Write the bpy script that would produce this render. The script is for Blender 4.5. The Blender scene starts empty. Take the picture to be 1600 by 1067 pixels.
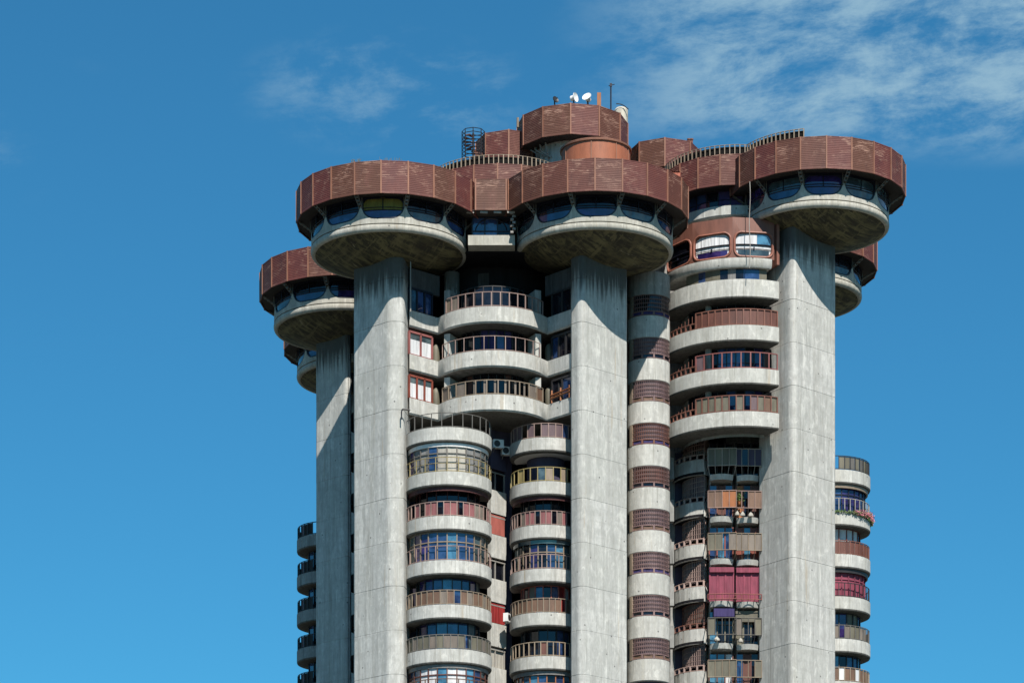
import bpy, bmesh, math, random
from mathutils import Vector
R_ = math.radians
rnd = random.Random(7)
sc = bpy.context.scene
col = sc.collection

# ------------------------------------------------------------------ camera
F = 4700.0            # focal length in photo pixels
HZ = 1994.0           # pixel row of the horizon
CZ = 1.6
CAMY = -200.0
cd = bpy.data.cameras.new('camera')
cam = bpy.data.objects.new('camera', cd)
col.objects.link(cam)
cam.location = (0, CAMY, CZ)
cam.rotation_euler = (R_(90), 0, 0)
cd.sensor_width = 36
cd.lens = F / 1600 * 36
cd.shift_y = (HZ - 533.5) / 1600
cd.clip_start = 1
cd.clip_end = 8000
sc.camera = cam

# ------------------------------------------------------------------ sun, sky, exposure
SUN_EL, SUN_AZ = 50.0, 14.5      # azimuth to the right of straight behind the camera
sd = Vector((math.sin(R_(SUN_AZ)) * math.cos(R_(SUN_EL)), -math.cos(R_(SUN_AZ)) * math.cos(R_(SUN_EL)), math.sin(R_(SUN_EL))))
sl = bpy.data.lights.new('sun', 'SUN')
sl.energy = 5.0
sl.angle = R_(0.5)
sl.color = (1.0, 0.935, 0.85)
so = bpy.data.objects.new('sun', sl)
col.objects.link(so)
so.location = (60, -120, 160)
so.rotation_euler = sd.to_track_quat('Z', 'Y').to_euler()

world = bpy.data.worlds.new('World')
sc.world = world
world.use_nodes = True
wn, wl = world.node_tree.nodes, world.node_tree.links
wn.clear()
wout = wn.new('ShaderNodeOutputWorld')
bg = wn.new('ShaderNodeBackground')
bg.inputs['Strength'].default_value = 0.062
sky = wn.new('ShaderNodeTexSky')
sky.sky_type = 'NISHITA'
sky.sun_disc = False
sky.sun_elevation = R_(SUN_EL)
sky.sun_rotation = R_(180 - SUN_AZ)
sky.altitude = 650
sky.air_density = 1.0
sky.dust_density = 0.25
sky.ozone_density = 2.2


def wnode(t, **kw):
    n = wn.new(t)
    for k, v in kw.items():
        setattr(n, k, v)
    return n


def wmath(op, a, b=None, c=None):
    n = wnode('ShaderNodeMath', operation=op)
    for i, v in enumerate((a, b, c)):
        if v is None:
            continue
        if isinstance(v, (int, float)):
            n.inputs[i].default_value = v
        else:
            wl.new(v, n.inputs[i])
    return n.outputs[0]


tint = wnode('ShaderNodeMix', data_type='RGBA', blend_type='MULTIPLY')
tint.inputs[0].default_value = 1.0
wl.new(sky.outputs[0], tint.inputs[6])
tint.inputs[7].default_value = (0.30, 0.99, 1.20, 1)
tc = wnode('ShaderNodeTexCoord')
sep = wnode('ShaderNodeSeparateXYZ')
wl.new(tc.outputs['Generated'], sep.inputs[0])
dx, dy, dz = sep.outputs
# cirrus: streaky noise in direction space, gathered in a bank on the right
comb = wnode('ShaderNodeCombineXYZ')
wl.new(wmath('ADD', wmath('MULTIPLY', dx, 24.0), wmath('MULTIPLY', dz, 6.0)), comb.inputs[0])
wl.new(wmath('ADD', wmath('MULTIPLY', dz, 58.0), wmath('MULTIPLY', dx, -7.0)), comb.inputs[1])
nz = wnode('ShaderNodeTexNoise')
nz.inputs['Scale'].default_value = 1.0
nz.inputs['Detail'].default_value = 9
nz.inputs['Roughness'].default_value = 0.68
nz.inputs['Distortion'].default_value = 0.15
wl.new(comb.outputs[0], nz.inputs['Vector'])
comb2 = wnode('ShaderNodeCombineXYZ')
wl.new(wmath('MULTIPLY', dx, 9.0), comb2.inputs[0])
wl.new(wmath('ADD', wmath('MULTIPLY', dz, 17.0), 4.35), comb2.inputs[1])
nz2 = wnode('ShaderNodeTexNoise')
nz2.inputs['Scale'].default_value = 1.0
nz2.inputs['Detail'].default_value = 3
wl.new(comb2.outputs[0], nz2.inputs['Vector'])


def wramp(v, a, b, lo=0.0, hi=1.0):
    n = wnode('ShaderNodeMapRange', interpolation_type='SMOOTHSTEP')
    wl.new(v, n.inputs[0])
    for i, q in ((1, a), (2, b), (3, lo), (4, hi)):
        n.inputs[i].default_value = q
    return n.outputs[0]


rise = wmath('ADD', dz, wmath('MULTIPLY', dx, 0.06))
bank = wmath('MULTIPLY', wramp(dx, 0.005, 0.075), wramp(rise, 0.349, 0.366))
body = wmath('MULTIPLY', bank, wramp(nz.outputs[0], 0.36, 0.66, 0.0, 0.85))
wisp = wmath('MULTIPLY', wmath('MULTIPLY', wramp(nz2.outputs[0], 0.56, 0.72), wramp(nz.outputs[0], 0.47, 0.72, 0.0, 0.42)), wramp(dz, 0.32, 0.36))
gx = wmath('MULTIPLY', wmath('ADD', dx, 0.038), 1 / 0.042)
gz = wmath('MULTIPLY', wmath('SUBTRACT', dz, 0.366), 1 / 0.016)
rr_ = wmath('ADD', wmath('MULTIPLY', gx, gx), wmath('MULTIPLY', gz, gz))
puff = wmath('MULTIPLY', wramp(rr_, 1.6, 0.0), wramp(nz.outputs[0], 0.44, 0.74, 0.0, 0.42))
cl = wmath('MAXIMUM', wmath('MAXIMUM', body, wisp), puff)
cmix = wnode('ShaderNodeMix', data_type='RGBA')
wl.new(cl, cmix.inputs[0])
wl.new(tint.outputs[2], cmix.inputs[6])
cmix.inputs[7].default_value = (3.5, 5.5, 6.8, 1)
wl.new(cmix.outputs[2], bg.inputs['Color'])
wl.new(bg.outputs[0], wout.inputs['Surface'])

sc.view_settings.view_transform = 'Standard'
sc.view_settings.look = 'None'
sc.view_settings.gamma = 1.0
sc.view_settings.use_curve_mapping = False
sc.view_settings.exposure = 0.62


# ------------------------------------------------------------------ materials
def lin(c):
    c /= 255.0
    return c / 12.92 if c <= 0.04045 else ((c + 0.055) / 1.055) ** 2.4


def A(r, g, b, k=0.72):
    return (lin(r) * k, lin(g) * k, lin(b) * k, 1)


def new_mat(name):
    m = bpy.data.materials.new(name)
    m.use_nodes = True
    nt = m.node_tree
    return m, nt, nt.nodes['Principled BSDF']


def nd(nt, t, **kw):
    n = nt.nodes.new(t)
    for k, v in kw.items():
        setattr(n, k, v)
    return n


def noise(nt, vec, scale, sx=1, sy=1, sz=1, detail=4, rough=0.55, dist=0.0, off=(0, 0, 0), rot=0.0):
    mp = nd(nt, 'ShaderNodeMapping')
    mp.inputs['Scale'].default_value = (sx, sy, sz)
    mp.inputs['Location'].default_value = off
    if rot:
        mr = nd(nt, 'ShaderNodeMapping')
        mr.inputs['Rotation'].default_value = (0, 0, R_(rot))
        nt.links.new(vec, mr.inputs[0])
        vec = mr.outputs[0]
    nt.links.new(vec, mp.inputs[0])
    n = nd(nt, 'ShaderNodeTexNoise')
    n.inputs['Scale'].default_value = scale
    n.inputs['Detail'].default_value = detail
    n.inputs['Roughness'].default_value = rough
    n.inputs['Distortion'].default_value = dist
    nt.links.new(mp.outputs[0], n.inputs['Vector'])
    return n.outputs[0]


def mrange(nt, v, a, b, lo=0.0, hi=1.0, smooth=True):
    n = nd(nt, 'ShaderNodeMapRange', interpolation_type='SMOOTHSTEP' if smooth else 'LINEAR')
    nt.links.new(v, n.inputs[0])
    for i, q in ((1, a), (2, b), (3, lo), (4, hi)):
        n.inputs[i].default_value = q
    return n.outputs[0]


def mth(nt, op, a, b=None):
    n = nd(nt, 'ShaderNodeMath', operation=op)
    for i, v in enumerate((a, b)):
        if v is None:
            continue
        if isinstance(v, (int, float)):
            n.inputs[i].default_value = v
        else:
            nt.links.new(v, n.inputs[i])
    return n.outputs[0]


def mixc(nt, f, a, b, blend='MIX'):
    n = nd(nt, 'ShaderNodeMix', data_type='RGBA', blend_type=blend)
    if isinstance(f, (int, float)):
        n.inputs[0].default_value = f
    else:
        nt.links.new(f, n.inputs[0])
    for i, v in ((6, a), (7, b)):
        if isinstance(v, tuple):
            n.inputs[i].default_value = v
        else:
            nt.links.new(v, n.inputs[i])
    return n.outputs[2]


def bump(nt, p, h, strength=0.4, dist=0.02):
    b = nd(nt, 'ShaderNodeBump')
    b.inputs['Strength'].default_value = strength
    b.inputs['Distance'].default_value = dist
    nt.links.new(h, b.inputs['Height'])
    nt.links.new(b.outputs[0], p.inputs['Normal'])


def pos(nt):
    return nd(nt, 'ShaderNodeNewGeometry').outputs['Position']


def concrete(name, light=(0.47, 0.465, 0.44, 1), dark=(0.20, 0.20, 0.195, 1), streak=0.75, drip=None):
    """board-marked weathered concrete; drip=(z_top, z_end): dirt washed down from a joint above"""
    m, nt, p = new_mat(name)
    P = pos(nt)
    big = noise(nt, P, 0.45, 1, 1, 0.6, 5, 0.6)
    board = noise(nt, P, 3.4, 1, 1, 0.012, 3, 0.6)
    band_ = noise(nt, P, 1.0, 0.12, 0.12, 2.2, 4, 0.65, 0.4, off=(5, 1, 7))
    inf = nd(nt, 'ShaderNodeObjectInfo')
    stk = noise(nt, P, 3.0, 1, 1, 0.10, 6, 0.65)
    stk2 = noise(nt, P, 1.5, 1, 1, 0.05, 4, 0.6, off=(9, 3, 1))
    fine = noise(nt, P, 6.0, 1, 1, 0.4, 6, 0.75)
    spot = noise(nt, P, 2.2, 1, 1, 0.7, 8, 0.75, off=(4, 8, 2))
    c = mixc(nt, mrange(nt, big, 0.33, 0.68, 0.0, 0.55), light, (light[0] * 0.74, light[1] * 0.75, light[2] * 0.74, 1))
    c = mixc(nt, mrange(nt, stk, 0.49, 0.66, 0, streak), c, dark)
    c = mixc(nt, mrange(nt, stk2, 0.52, 0.64, 0, 0.5), c, (light[0] * 0.62, light[1] * 0.60, light[2] * 0.54, 1))
    c = mixc(nt, mrange(nt, stk2, 0.30, 0.46, 0.45, 0), c, (min(1, light[0] * 1.28), min(1, light[1] * 1.27), min(1, light[2] * 1.25), 1))
    c = mixc(nt, mrange(nt, band_, 0.46, 0.66, 0, 0.4), c, (light[0] * 0.66, light[1] * 0.66, light[2] * 0.65, 1))
    c = mixc(nt, mrange(nt, inf.outputs['Random'], 0, 1, 0, 0.42), c, (light[0] * 0.70, light[1] * 0.71, light[2] * 0.68, 1))
    c = mixc(nt, mrange(nt, board, 0.42, 0.60, 0, 0.55), c, (light[0] * 0.7, light[1] * 0.7, light[2] * 0.7, 1))
    c = mixc(nt, mrange(nt, spot, 0.57, 0.74, 0, 0.6), c, dark)
    c = mixc(nt, mrange(nt, spot, 0.28, 0.42, 0.4, 0), c, (min(1, light[0] * 1.35), min(1, light[1] * 1.33), min(1, light[2] * 1.3), 1))
    c = mixc(nt, mrange(nt, fine, 0.38, 0.68, 0.0, 0.40), c, (light[0] * 0.55, light[1] * 0.55, light[2] * 0.55, 1))
    mot = noise(nt, P, 1.9, 1, 1, 0.55, 7, 0.72, 0.6, off=(1, 6, 3))
    c = mixc(nt, mrange(nt, mot, 0.50, 0.66, 0, 0.42), c, (light[0] * 0.52, light[1] * 0.52, light[2] * 0.50, 1))
    c = mixc(nt, mrange(nt, mot, 0.34, 0.48, 0.38, 0), c, (min(1, light[0] * 1.3), min(1, light[1] * 1.29), min(1, light[2] * 1.26), 1))
    run = noise(nt, P, 5.5, 1, 1, 0.035, 4, 0.7, 0.1, off=(6, 2, 9))
    c = mixc(nt, mrange(nt, run, 0.55, 0.68, 0, streak * 0.75), c, (dark[0] * 0.8, dark[1] * 0.78, dark[2] * 0.72, 1))
    c = mixc(nt, mrange(nt, run, 0.30, 0.40, 0.5, 0), c, (min(1, light[0] * 1.4), min(1, light[1] * 1.4), min(1, light[2] * 1.36), 1))
    rr_ = noise(nt, P, 2.3, 1, 1, 0.05, 4, 0.6, 0.0, off=(11, 4, 2))
    c = mixc(nt, mrange(nt, rr_, 0.62, 0.74, 0, 0.5), c, (light[0] * 0.66, light[1] * 0.52, light[2] * 0.36, 1))
    vo = nd(nt, 'ShaderNodeTexVoronoi')
    vo.inputs['Scale'].default_value = 1.15
    nt.links.new(P, vo.inputs['Vector'])
    holes = mrange(nt, vo.outputs['Distance'], 0.05, 0.085, 0.75, 0)
    c = mixc(nt, holes, c, (0.06, 0.06, 0.06, 1))
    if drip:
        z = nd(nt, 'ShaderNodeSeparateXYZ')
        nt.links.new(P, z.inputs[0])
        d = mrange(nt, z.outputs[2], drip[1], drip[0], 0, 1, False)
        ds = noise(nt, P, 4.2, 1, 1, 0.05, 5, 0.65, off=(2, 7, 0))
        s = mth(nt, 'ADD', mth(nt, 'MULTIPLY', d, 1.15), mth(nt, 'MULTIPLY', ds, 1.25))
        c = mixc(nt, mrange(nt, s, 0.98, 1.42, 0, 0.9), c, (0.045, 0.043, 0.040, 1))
    nt.links.new(c, p.inputs['Base Color'])
    p.inputs['Roughness'].default_value = 0.88
    p.inputs['Specular IOR Level'].default_value = 0.25
    h = mth(nt, 'ADD', mth(nt, 'MULTIPLY', board, 0.8), mth(nt, 'MULTIPLY', fine, 0.6))
    bump(nt, p, h, 0.45, 0.03)
    return m


def rust_panel():
    m, nt, p = new_mat('rust_brown_slats')
    tcn = nd(nt, 'ShaderNodeTexCoord').outputs['Object']
    inf = nd(nt, 'ShaderNodeObjectInfo')
    va = nd(nt, 'ShaderNodeVectorMath', operation='ADD')
    sc_ = nd(nt, 'ShaderNodeVectorMath', operation='SCALE')
    cmb = nd(nt, 'ShaderNodeCombineXYZ')
    for i in range(3):
        nt.links.new(inf.outputs['Random'], cmb.inputs[i])
    nt.links.new(cmb.outputs[0], sc_.inputs[0])
    sc_.inputs['Scale'].default_value = 57.0
    nt.links.new(tcn, va.inputs[0])
    nt.links.new(sc_.outputs[0], va.inputs[1])
    V = va.outputs[0]
    n1 = noise(nt, V, 1.2, 1, 1, 1, 4)
    scr = noise(nt, V, 1.0, 1.5, 1.5, 15.0, 5, 0.72, 0.7)
    where = noise(nt, V, 1.0, 0.75, 0.75, 1.3, 3, 0.6, 0.6)
    grain = noise(nt, V, 3.0, 2.0, 2.0, 14.0, 3, 0.7)
    base = mixc(nt, mrange(nt, n1, 0.3, 0.7), (0.120, 0.035, 0.029, 1), (0.098, 0.029, 0.027, 1))
    base = mixc(nt, mrange(nt, inf.outputs['Random'], 0.1, 1.0, 0.0, 0.85), base, (0.092, 0.040, 0.024, 1))
    fade = noise(nt, V, 0.9, 1.6, 1.6, 0.5, 4, 0.65, off=(3, 3, 3))
    base = mixc(nt, mrange(nt, fade, 0.50, 0.70, 0, 0.4), base, (0.155, 0.060, 0.048, 1))
    base = mixc(nt, mrange(nt, fade, 0.30, 0.45, 0.5, 0), base, (0.060, 0.022, 0.020, 1))
    base = mixc(nt, mrange(nt, grain, 0.45, 0.75, 0, 0.6), base, (0.055, 0.019, 0.018, 1))
    z = nd(nt, 'ShaderNodeSeparateXYZ')
    nt.links.new(tcn, z.inputs[0])
    zu = mrange(nt, z.outputs[2], 0.5, 1.7, 0.45, 1.0)
    f = mth(nt, 'MULTIPLY', mrange(nt, scr, 0.51, 0.58), mrange(nt, where, 0.47, 0.58))
    f = mth(nt, 'MULTIPLY', mth(nt, 'MULTIPLY', f, zu), 0.75)
    c = mixc(nt, f, base, (0.34, 0.20, 0.15, 1))
    nt.links.new(c, p.inputs['Base Color'])
    p.inputs['Roughness'].default_value = 0.62
    p.inputs['Specular IOR Level'].default_value = 0.3
    bump(nt, p, grain, 0.3, 0.01)
    return m


def plain(name, c, rough=0.6, metal=0.0, var=0.35, spec=0.4, sc_=3.0, zs=0.3, tone=0.5):
    m, nt, p = new_mat(name)
    P = pos(nt)
    n = noise(nt, P, sc_, 1, 1, zs, 5, 0.65)
    k = 1 - var
    cc = mixc(nt, mrange(nt, n, 0.35, 0.7), c, (c[0] * k, c[1] * k, c[2] * k, 1))
    inf = nd(nt, 'ShaderNodeObjectInfo')
    cc = mixc(nt, mrange(nt, inf.outputs['Random'], 0, 1, 0, tone, False), cc, (c[0] * 0.45, c[1] * 0.45, c[2] * 0.47, 1))
    d_ = noise(nt, P, 4.0, 1, 1, 0.18, 6, 0.75, off=(3, 1, 8))
    cc = mixc(nt, mrange(nt, d_, 0.50, 0.75, 0, 0.5), cc, (c[0] * 0.4 + 0.01, c[1] * 0.4 + 0.01, c[2] * 0.4 + 0.01, 1))
    nt.links.new(cc, p.inputs['Base Color'])
    p.inputs['Roughness'].default_value = rough
    p.inputs['Metallic'].default_value = metal
    if any(q in name for q in ('curtain', 'blind', 'awning')):
        fo = noise(nt, P, 4.5, 1, 1, 0.08, 2, 0.5, 0.4)
        bump(nt, p, fo, 0.9, 0.12)
    p.inputs['Specular IOR Level'].default_value = spec
    return m


def glass(name, c, ior=1.9, rough=0.04):
    """seen from far below a pane shows only what it mirrors over a dark room"""
    m, nt, p = new_mat(name)
    P = pos(nt)
    n = noise(nt, P, 1.3, 1, 1, 1, 3)
    inf = nd(nt, 'ShaderNodeObjectInfo')
    cc = mixc(nt, mrange(nt, n, 0.36, 0.62), c, (c[0] * 0.32, c[1] * 0.32, c[2] * 0.36, 1))
    cc = mixc(nt, mrange(nt, inf.outputs['Random'], 0, 1, 0, 0.6, False), cc, (c[0] * 0.35, c[1] * 0.38, c[2] * 0.4, 1))
    nt.links.new(cc, p.inputs['Base Color'])  # tints carry the mirrored sky, put into the base colour
    p.inputs['Roughness'].default_value = rough
    p.inputs['IOR'].default_value = ior
    bump(nt, p, n, 0.05, 0.02)
    return m


def under():
    m, nt, p = new_mat('stained_underside_concrete')
    P = pos(nt)
    brd = noise(nt, P, 3.4, 1.0, 0.09, 1.0, 5, 0.7, 0.25, rot=38)
    brd2 = noise(nt, P, 2.1, 1.0, 0.07, 1.0, 4, 0.7, 0.2, rot=-24)
    big = noise(nt, P, 0.55, 1, 1, 1, 5, 0.65)
    sp = noise(nt, P, 2.2, 1.6, 0.16, 1, 6, 0.75, rot=38)
    c = mixc(nt, mrange(nt, brd, 0.40, 0.58), (0.145, 0.128, 0.060, 1), (0.030, 0.027, 0.015, 1))
    c = mixc(nt, mrange(nt, brd2, 0.52, 0.62, 0, 0.8), c, (0.165, 0.142, 0.070, 1))
    c = mixc(nt, mrange(nt, big, 0.42, 0.66, 0, 0.7), c, (0.030, 0.024, 0.015, 1))
    c = mixc(nt, mrange(nt, sp, 0.60, 0.72, 0, 0.8), c, (0.40, 0.36, 0.24, 1))
    nt.links.new(c, p.inputs['Base Color'])
    p.inputs['Roughness'].default_value = 0.9
    bump(nt, p, brd, 0.5, 0.03)
    return m


M = {}
M['conc'] = concrete('weathered_concrete')
M['par'] = concrete('pale_parapet_concrete', (0.53, 0.525, 0.495, 1), (0.23, 0.225, 0.205, 1), 0.6)
M['old'] = concrete('grimy_concrete', (0.33, 0.33, 0.32, 1), (0.10, 0.10, 0.10, 1), 0.85)  # grimy concrete; also carries the painted shade of the far-left stack
M['rim'] = concrete('pod_rim_concrete', (0.47, 0.455, 0.405, 1), (0.25, 0.235, 0.19, 1), 0.55)
M['rust'] = rust_panel()
M['under'] = under()
M['batten'] = plain('pale_rusty_batten', (0.30, 0.135, 0.085, 1), 0.6)
M['orange'] = plain('orange_brown_cladding', (0.33, 0.110, 0.055, 1), 0.55, 0, 0.2)
M['rustwall'] = plain('rust_red_cladding', (0.235, 0.095, 0.065, 1), 0.6, 0, 0.4, zs=0.15)
M['black'] = plain('black_board', (0.008, 0.007, 0.007, 1), 0.8, 0, 0.3, 0.1)
M['grime'] = concrete('soot_stained_concrete', (0.075, 0.073, 0.075, 1), (0.02, 0.02, 0.02, 1), 0.9)  # darkness of the room under the pods put into the wall colour
M['soot'] = plain('soot_black_wall', (0.022, 0.021, 0.024, 1), 0.9, 0, 0.5, 0.1, 2.0, 0.1)  # near-black base colour stands for deep shade in recesses and under slabs
M['sooty'] = concrete('sooty_soffit_concrete', (0.14, 0.135, 0.125, 1), (0.03, 0.03, 0.03, 1), 0.9)  # dirt of the lower lip plus soffit darkness, both in the colour
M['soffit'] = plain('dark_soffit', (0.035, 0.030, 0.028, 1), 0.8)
M['deck'] = plain('roof_gravel', (0.22, 0.21, 0.19, 1), 0.9)
M['navy'] = plain('navy_window_frame', (0.010, 0.012, 0.026, 1), 0.45)
M['steel_d'] = plain('dark_steel', (0.030, 0.028, 0.030, 1), 0.5)
M['steel_p'] = plain('pale_steel', (0.34, 0.32, 0.29, 1), 0.5)
M['tan'] = plain('tan_painted_steel', (0.30, 0.235, 0.17, 1), 0.55)
M['pinkr'] = plain('pinkish_painted_steel', (0.36, 0.25, 0.215, 1), 0.55)
M['mbar'] = plain('dull_mauve_steel', (0.235, 0.150, 0.142, 1), 0.55)
M['ochre'] = plain('ochre_painted_steel', (0.33, 0.265, 0.115, 1), 0.55)
M['rail_g'] = plain('grey_painted_steel', (0.15, 0.14, 0.125, 1), 0.55)
M['rail_b'] = plain('rusty_painted_steel', (0.21, 0.088, 0.062, 1), 0.55)
M['brown'] = plain('brown_board', (0.165, 0.095, 0.062, 1), 0.6)
M['rbrown'] = plain('red_brown_board', (0.135, 0.050, 0.036, 1), 0.6)
M['olive'] = plain('olive_grey_board', (0.150, 0.137, 0.098, 1), 0.6)
M['taupe'] = plain('taupe_board', (0.20, 0.165, 0.135, 1), 0.6)
M['mauve'] = plain('mauve_board', (0.150, 0.098, 0.108, 1), 0.6)
M['rose'] = plain('rose_curtain', (0.27, 0.100, 0.103, 1), 0.8)
M['magenta'] = plain('crimson_blind', (0.255, 0.050, 0.085, 1), 0.75)
M['red'] = plain('red_awning', (0.31, 0.022, 0.020, 1), 0.7)
M['salmon'] = plain('salmon_shutter', (0.43, 0.12, 0.095, 1), 0.7)
M['surround'] = plain('brick_red_window_surround', (0.30, 0.110, 0.072, 1), 0.55)
M['maroon'] = plain('dark_maroon_awning', (0.075, 0.022, 0.022, 1), 0.7)
M['wood'] = plain('orange_wood', (0.38, 0.135, 0.045, 1), 0.55)
M['woodr'] = plain('red_wood_frame', (0.22, 0.055, 0.035, 1), 0.5)
M['rosew'] = plain('rose_painted_frame', (0.30, 0.105, 0.095, 1), 0.5)
M['white'] = plain('white_paint', (0.78, 0.78, 0.76, 1), 0.5, 0, 0.12)
M['cream'] = plain('weathered_cream_paint', (0.50, 0.46, 0.38, 1), 0.6)
M['curt'] = plain('white_curtain', (0.72, 0.73, 0.74, 1), 0.9, 0, 0.25, zs=0.05)
M['beige'] = plain('beige_blind', (0.42, 0.40, 0.35, 1), 0.9, 0, 0.2)
M['greyb'] = plain('grey_blind', (0.22, 0.22, 0.215, 1), 0.9, 0, 0.25)
M['lav'] = plain('lavender_blind', (0.045, 0.032, 0.125, 1), 0.8, 0, 0.3)
M['gdark'] = glass('dark_glass', (0.012, 0.013, 0.020, 1), 1.5)
M['gblue'] = glass('blue_glass', (0.038, 0.080, 0.200, 1), 1.8)
M['gsky'] = glass('pale_blue_glass', (0.085, 0.235, 0.36, 1), 1.9)
M['gpurp'] = glass('violet_glass', (0.048, 0.030, 0.140, 1), 1.7)
M['gteal'] = glass('grey_teal_glass', (0.085, 0.125, 0.135, 1), 1.7)
M['gold'] = plain('yellow_curtain', (0.20, 0.16, 0.03, 1), 0.8)
M['tile'] = plain('clay_roof_tile', (0.40, 0.115, 0.070, 1), 0.75, 0, 0.45, sc_=6, zs=1)
M['yellow'] = plain('yellow_plastic', (0.55, 0.42, 0.05, 1), 0.5)
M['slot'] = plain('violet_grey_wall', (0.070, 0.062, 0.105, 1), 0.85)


def leafmat(name, c1, c2):
    m, nt, p = new_mat(name)
    P = pos(nt)
    n = noise(nt, P, 14, 1, 1, 1, 3)
    nt.links.new(mixc(nt, mrange(nt, n, 0.3, 0.7), c1, c2), p.inputs['Base Color'])
    p.inputs['Roughness'].default_value = 0.6
    return m


M['leaf'] = leafmat('green_leaf', (0.05, 0.12, 0.025, 1), (0.09, 0.13, 0.03, 1))
M['petal'] = leafmat('pink_petal', (0.50, 0.11, 0.17, 1), (0.42, 0.18, 0.20, 1))
M['weed'] = leafmat('dry_weed', (0.08, 0.07, 0.03, 1), (0.05, 0.05, 0.02, 1))


# ------------------------------------------------------------------ mesh helpers
def PX(px, Z):
    return (px - 800.0) * Z / F


def PZ(py, Z):
    return CZ + (HZ - py) * Z / F


def mesh(name, vs, fs, mats, mi=None, smooth=False, fix=True):
    me = bpy.data.meshes.new(name)
    me.from_pydata([tuple(v) for v in vs], [], fs)
    for m in (mats if isinstance(mats, (list, tuple)) else [mats]):
        me.materials.append(m)
    if mi:
        for p, i in zip(me.polygons, mi):
            p.material_index = i
    if fix:
        bm = bmesh.new()
        bm.from_mesh(me)
        bmesh.ops.recalc_face_normals(bm, faces=bm.faces)
        bm.to_mesh(me)
        bm.free()
    if smooth:
        for p in me.polygons:
            p.use_smooth = True
        me.set_sharp_from_angle(angle=R_(35))
    me.update()
    return me


def link(name, me, parent=None, loc=None, rz=None):
    o = bpy.data.objects.new(name, me)
    col.objects.link(o)
    if parent:
        o.parent = parent
    if loc:
        o.location = loc
    if rz is not None:
        o.rotation_euler = (0, 0, rz)
    return o


def ob(name, MBd, mat, parent=None, smooth=False, mi=None):
    return link(name, mesh(name, MBd.v, MBd.f, mat, MBd.m if MBd.m and any(MBd.m) else None, smooth), parent)


class MB:
    def __init__(s):
        s.v, s.f, s.m = [], [], []
        s.cur = 0

    def add(s, vs, fs):
        b = len(s.v)
        s.v += [tuple(v) for v in vs]
        for f in fs:
            s.f.append(tuple(i + b for i in f))
            s.m.append(s.cur)
        return s

    def box(s, c, d, rz=0.0):
        cx, cy, cz = c
        hx, hy, hz = d[0] / 2, d[1] / 2, d[2] / 2
        ca, sa = math.cos(rz), math.sin(rz)
        vs = []
        for z in (-hz, hz):
            for x, y in ((-hx, -hy), (hx, -hy), (hx, hy), (-hx, hy)):
                vs.append((cx + x * ca - y * sa, cy + x * sa + y * ca, cz + z))
        return s.add(vs, [(3, 2, 1, 0), (4, 5, 6, 7), (0, 1, 5, 4), (1, 2, 6, 5), (2, 3, 7, 6), (3, 0, 4, 7)])

    def bar(s, a, b, r, n=5):
        a, b = Vector(a), Vector(b)
        d = (b - a).normalized()
        u = d.orthogonal().normalized()
        w = d.cross(u)
        vs = []
        for p in (a, b):
            for i in range(n):
                t = 2 * math.pi * (i + 0.5) / n
                vs.append(p + u * (r * math.cos(t)) + w * (r * math.sin(t)))
        fs = [(i, (i + 1) % n, n + (i + 1) % n, n + i) for i in range(n)]
        fs += [tuple(range(n - 1, -1, -1)), tuple(range(n, 2 * n))]
        return s.add(vs, fs)

    def path(s, pts, r, n=5, closed=False):
        k = len(pts)
        for i in range(k if closed else k - 1):
            s.bar(pts[i], pts[(i + 1) % k], r, n)
        return s

    def prism(s, poly, z0, z1):
        n = len(poly)
        vs = [(x, y, z0) for x, y in poly] + [(x, y, z1) for x, y in poly]
        fs = [(i, (i + 1) % n, n + (i + 1) % n, n + i) for i in range(n)]
        fs += [tuple(range(n - 1, -1, -1)), tuple(range(n, 2 * n))]
        return s.add(vs, fs)

    def lathe(s, cx, cy, prof, a0=-180, a1=180, n=48, closed=False):
        """prof: list of (r, z); closed: the profile is a loop (solid section)"""
        full = abs((a1 - a0) - 360) < 1e-6
        k = len(prof)
        cnt = n if full else n + 1
        vs = []
        for i in range(cnt):
            a = R_(a0 + (a1 - a0) * i / n)
            sa, ca = math.sin(a), math.cos(a)
            for r, z in prof:
                vs.append((cx + r * sa, cy - r * ca, z))
        fs = []
        for i in range(n):
            j = (i + 1) % cnt
            for q in range(k if closed else k - 1):
                q2 = (q + 1) % k
                fs.append((i * k + q, j * k + q, j * k + q2, i * k + q2))
        if closed and not full:
            fs.append(tuple(range(k)))
            fs.append(tuple((cnt - 1) * k + q for q in range(k - 1, -1, -1)))
        return s.add(vs, fs)


def pol(cx, cy, r, a):
    return (cx + r * math.sin(R_(a)), cy - r * math.cos(R_(a)))


def tag(o, label, cat, group=None):
    o['label'] = label
    o['category'] = cat
    if group:
        o['group'] = group
    return o


def struct(o):
    o['kind'] = 'structure'
    return o


# ------------------------------------------------------------------ ground and the tower itself
m, nt, p = new_mat('city_ground')
P = pos(nt)
g1 = noise(nt, P, 0.03, detail=6)
g2 = noise(nt, P, 0.8, detail=5)
gc = mixc(nt, mrange(nt, g1, 0.42, 0.58), (0.070, 0.068, 0.066, 1), (0.045, 0.052, 0.028, 1))
gc = mixc(nt, mrange(nt, g2, 0.4, 0.7, 0, 0.4), gc, (0.14, 0.135, 0.12, 1))
nt.links.new(gc, p.inputs['Base Color'])
p.inputs['Roughness'].default_value = 0.95
gb = MB().add([(-4000, -3000, 0), (4000, -3000, 0), (4000, 5000, 0), (-4000, 5000, 0)], [(0, 1, 2, 3)])
struct(ob('ground', gb, m))

tower = bpy.data.objects.new('apartment_tower', None)
col.objects.link(tower)
tower.location = (0, 0, 0)
tag(tower, 'grey concrete high-rise with stacked round balconies, tall square pillars and rust-brown disc-shaped roof pods', 'apartment tower')


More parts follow.
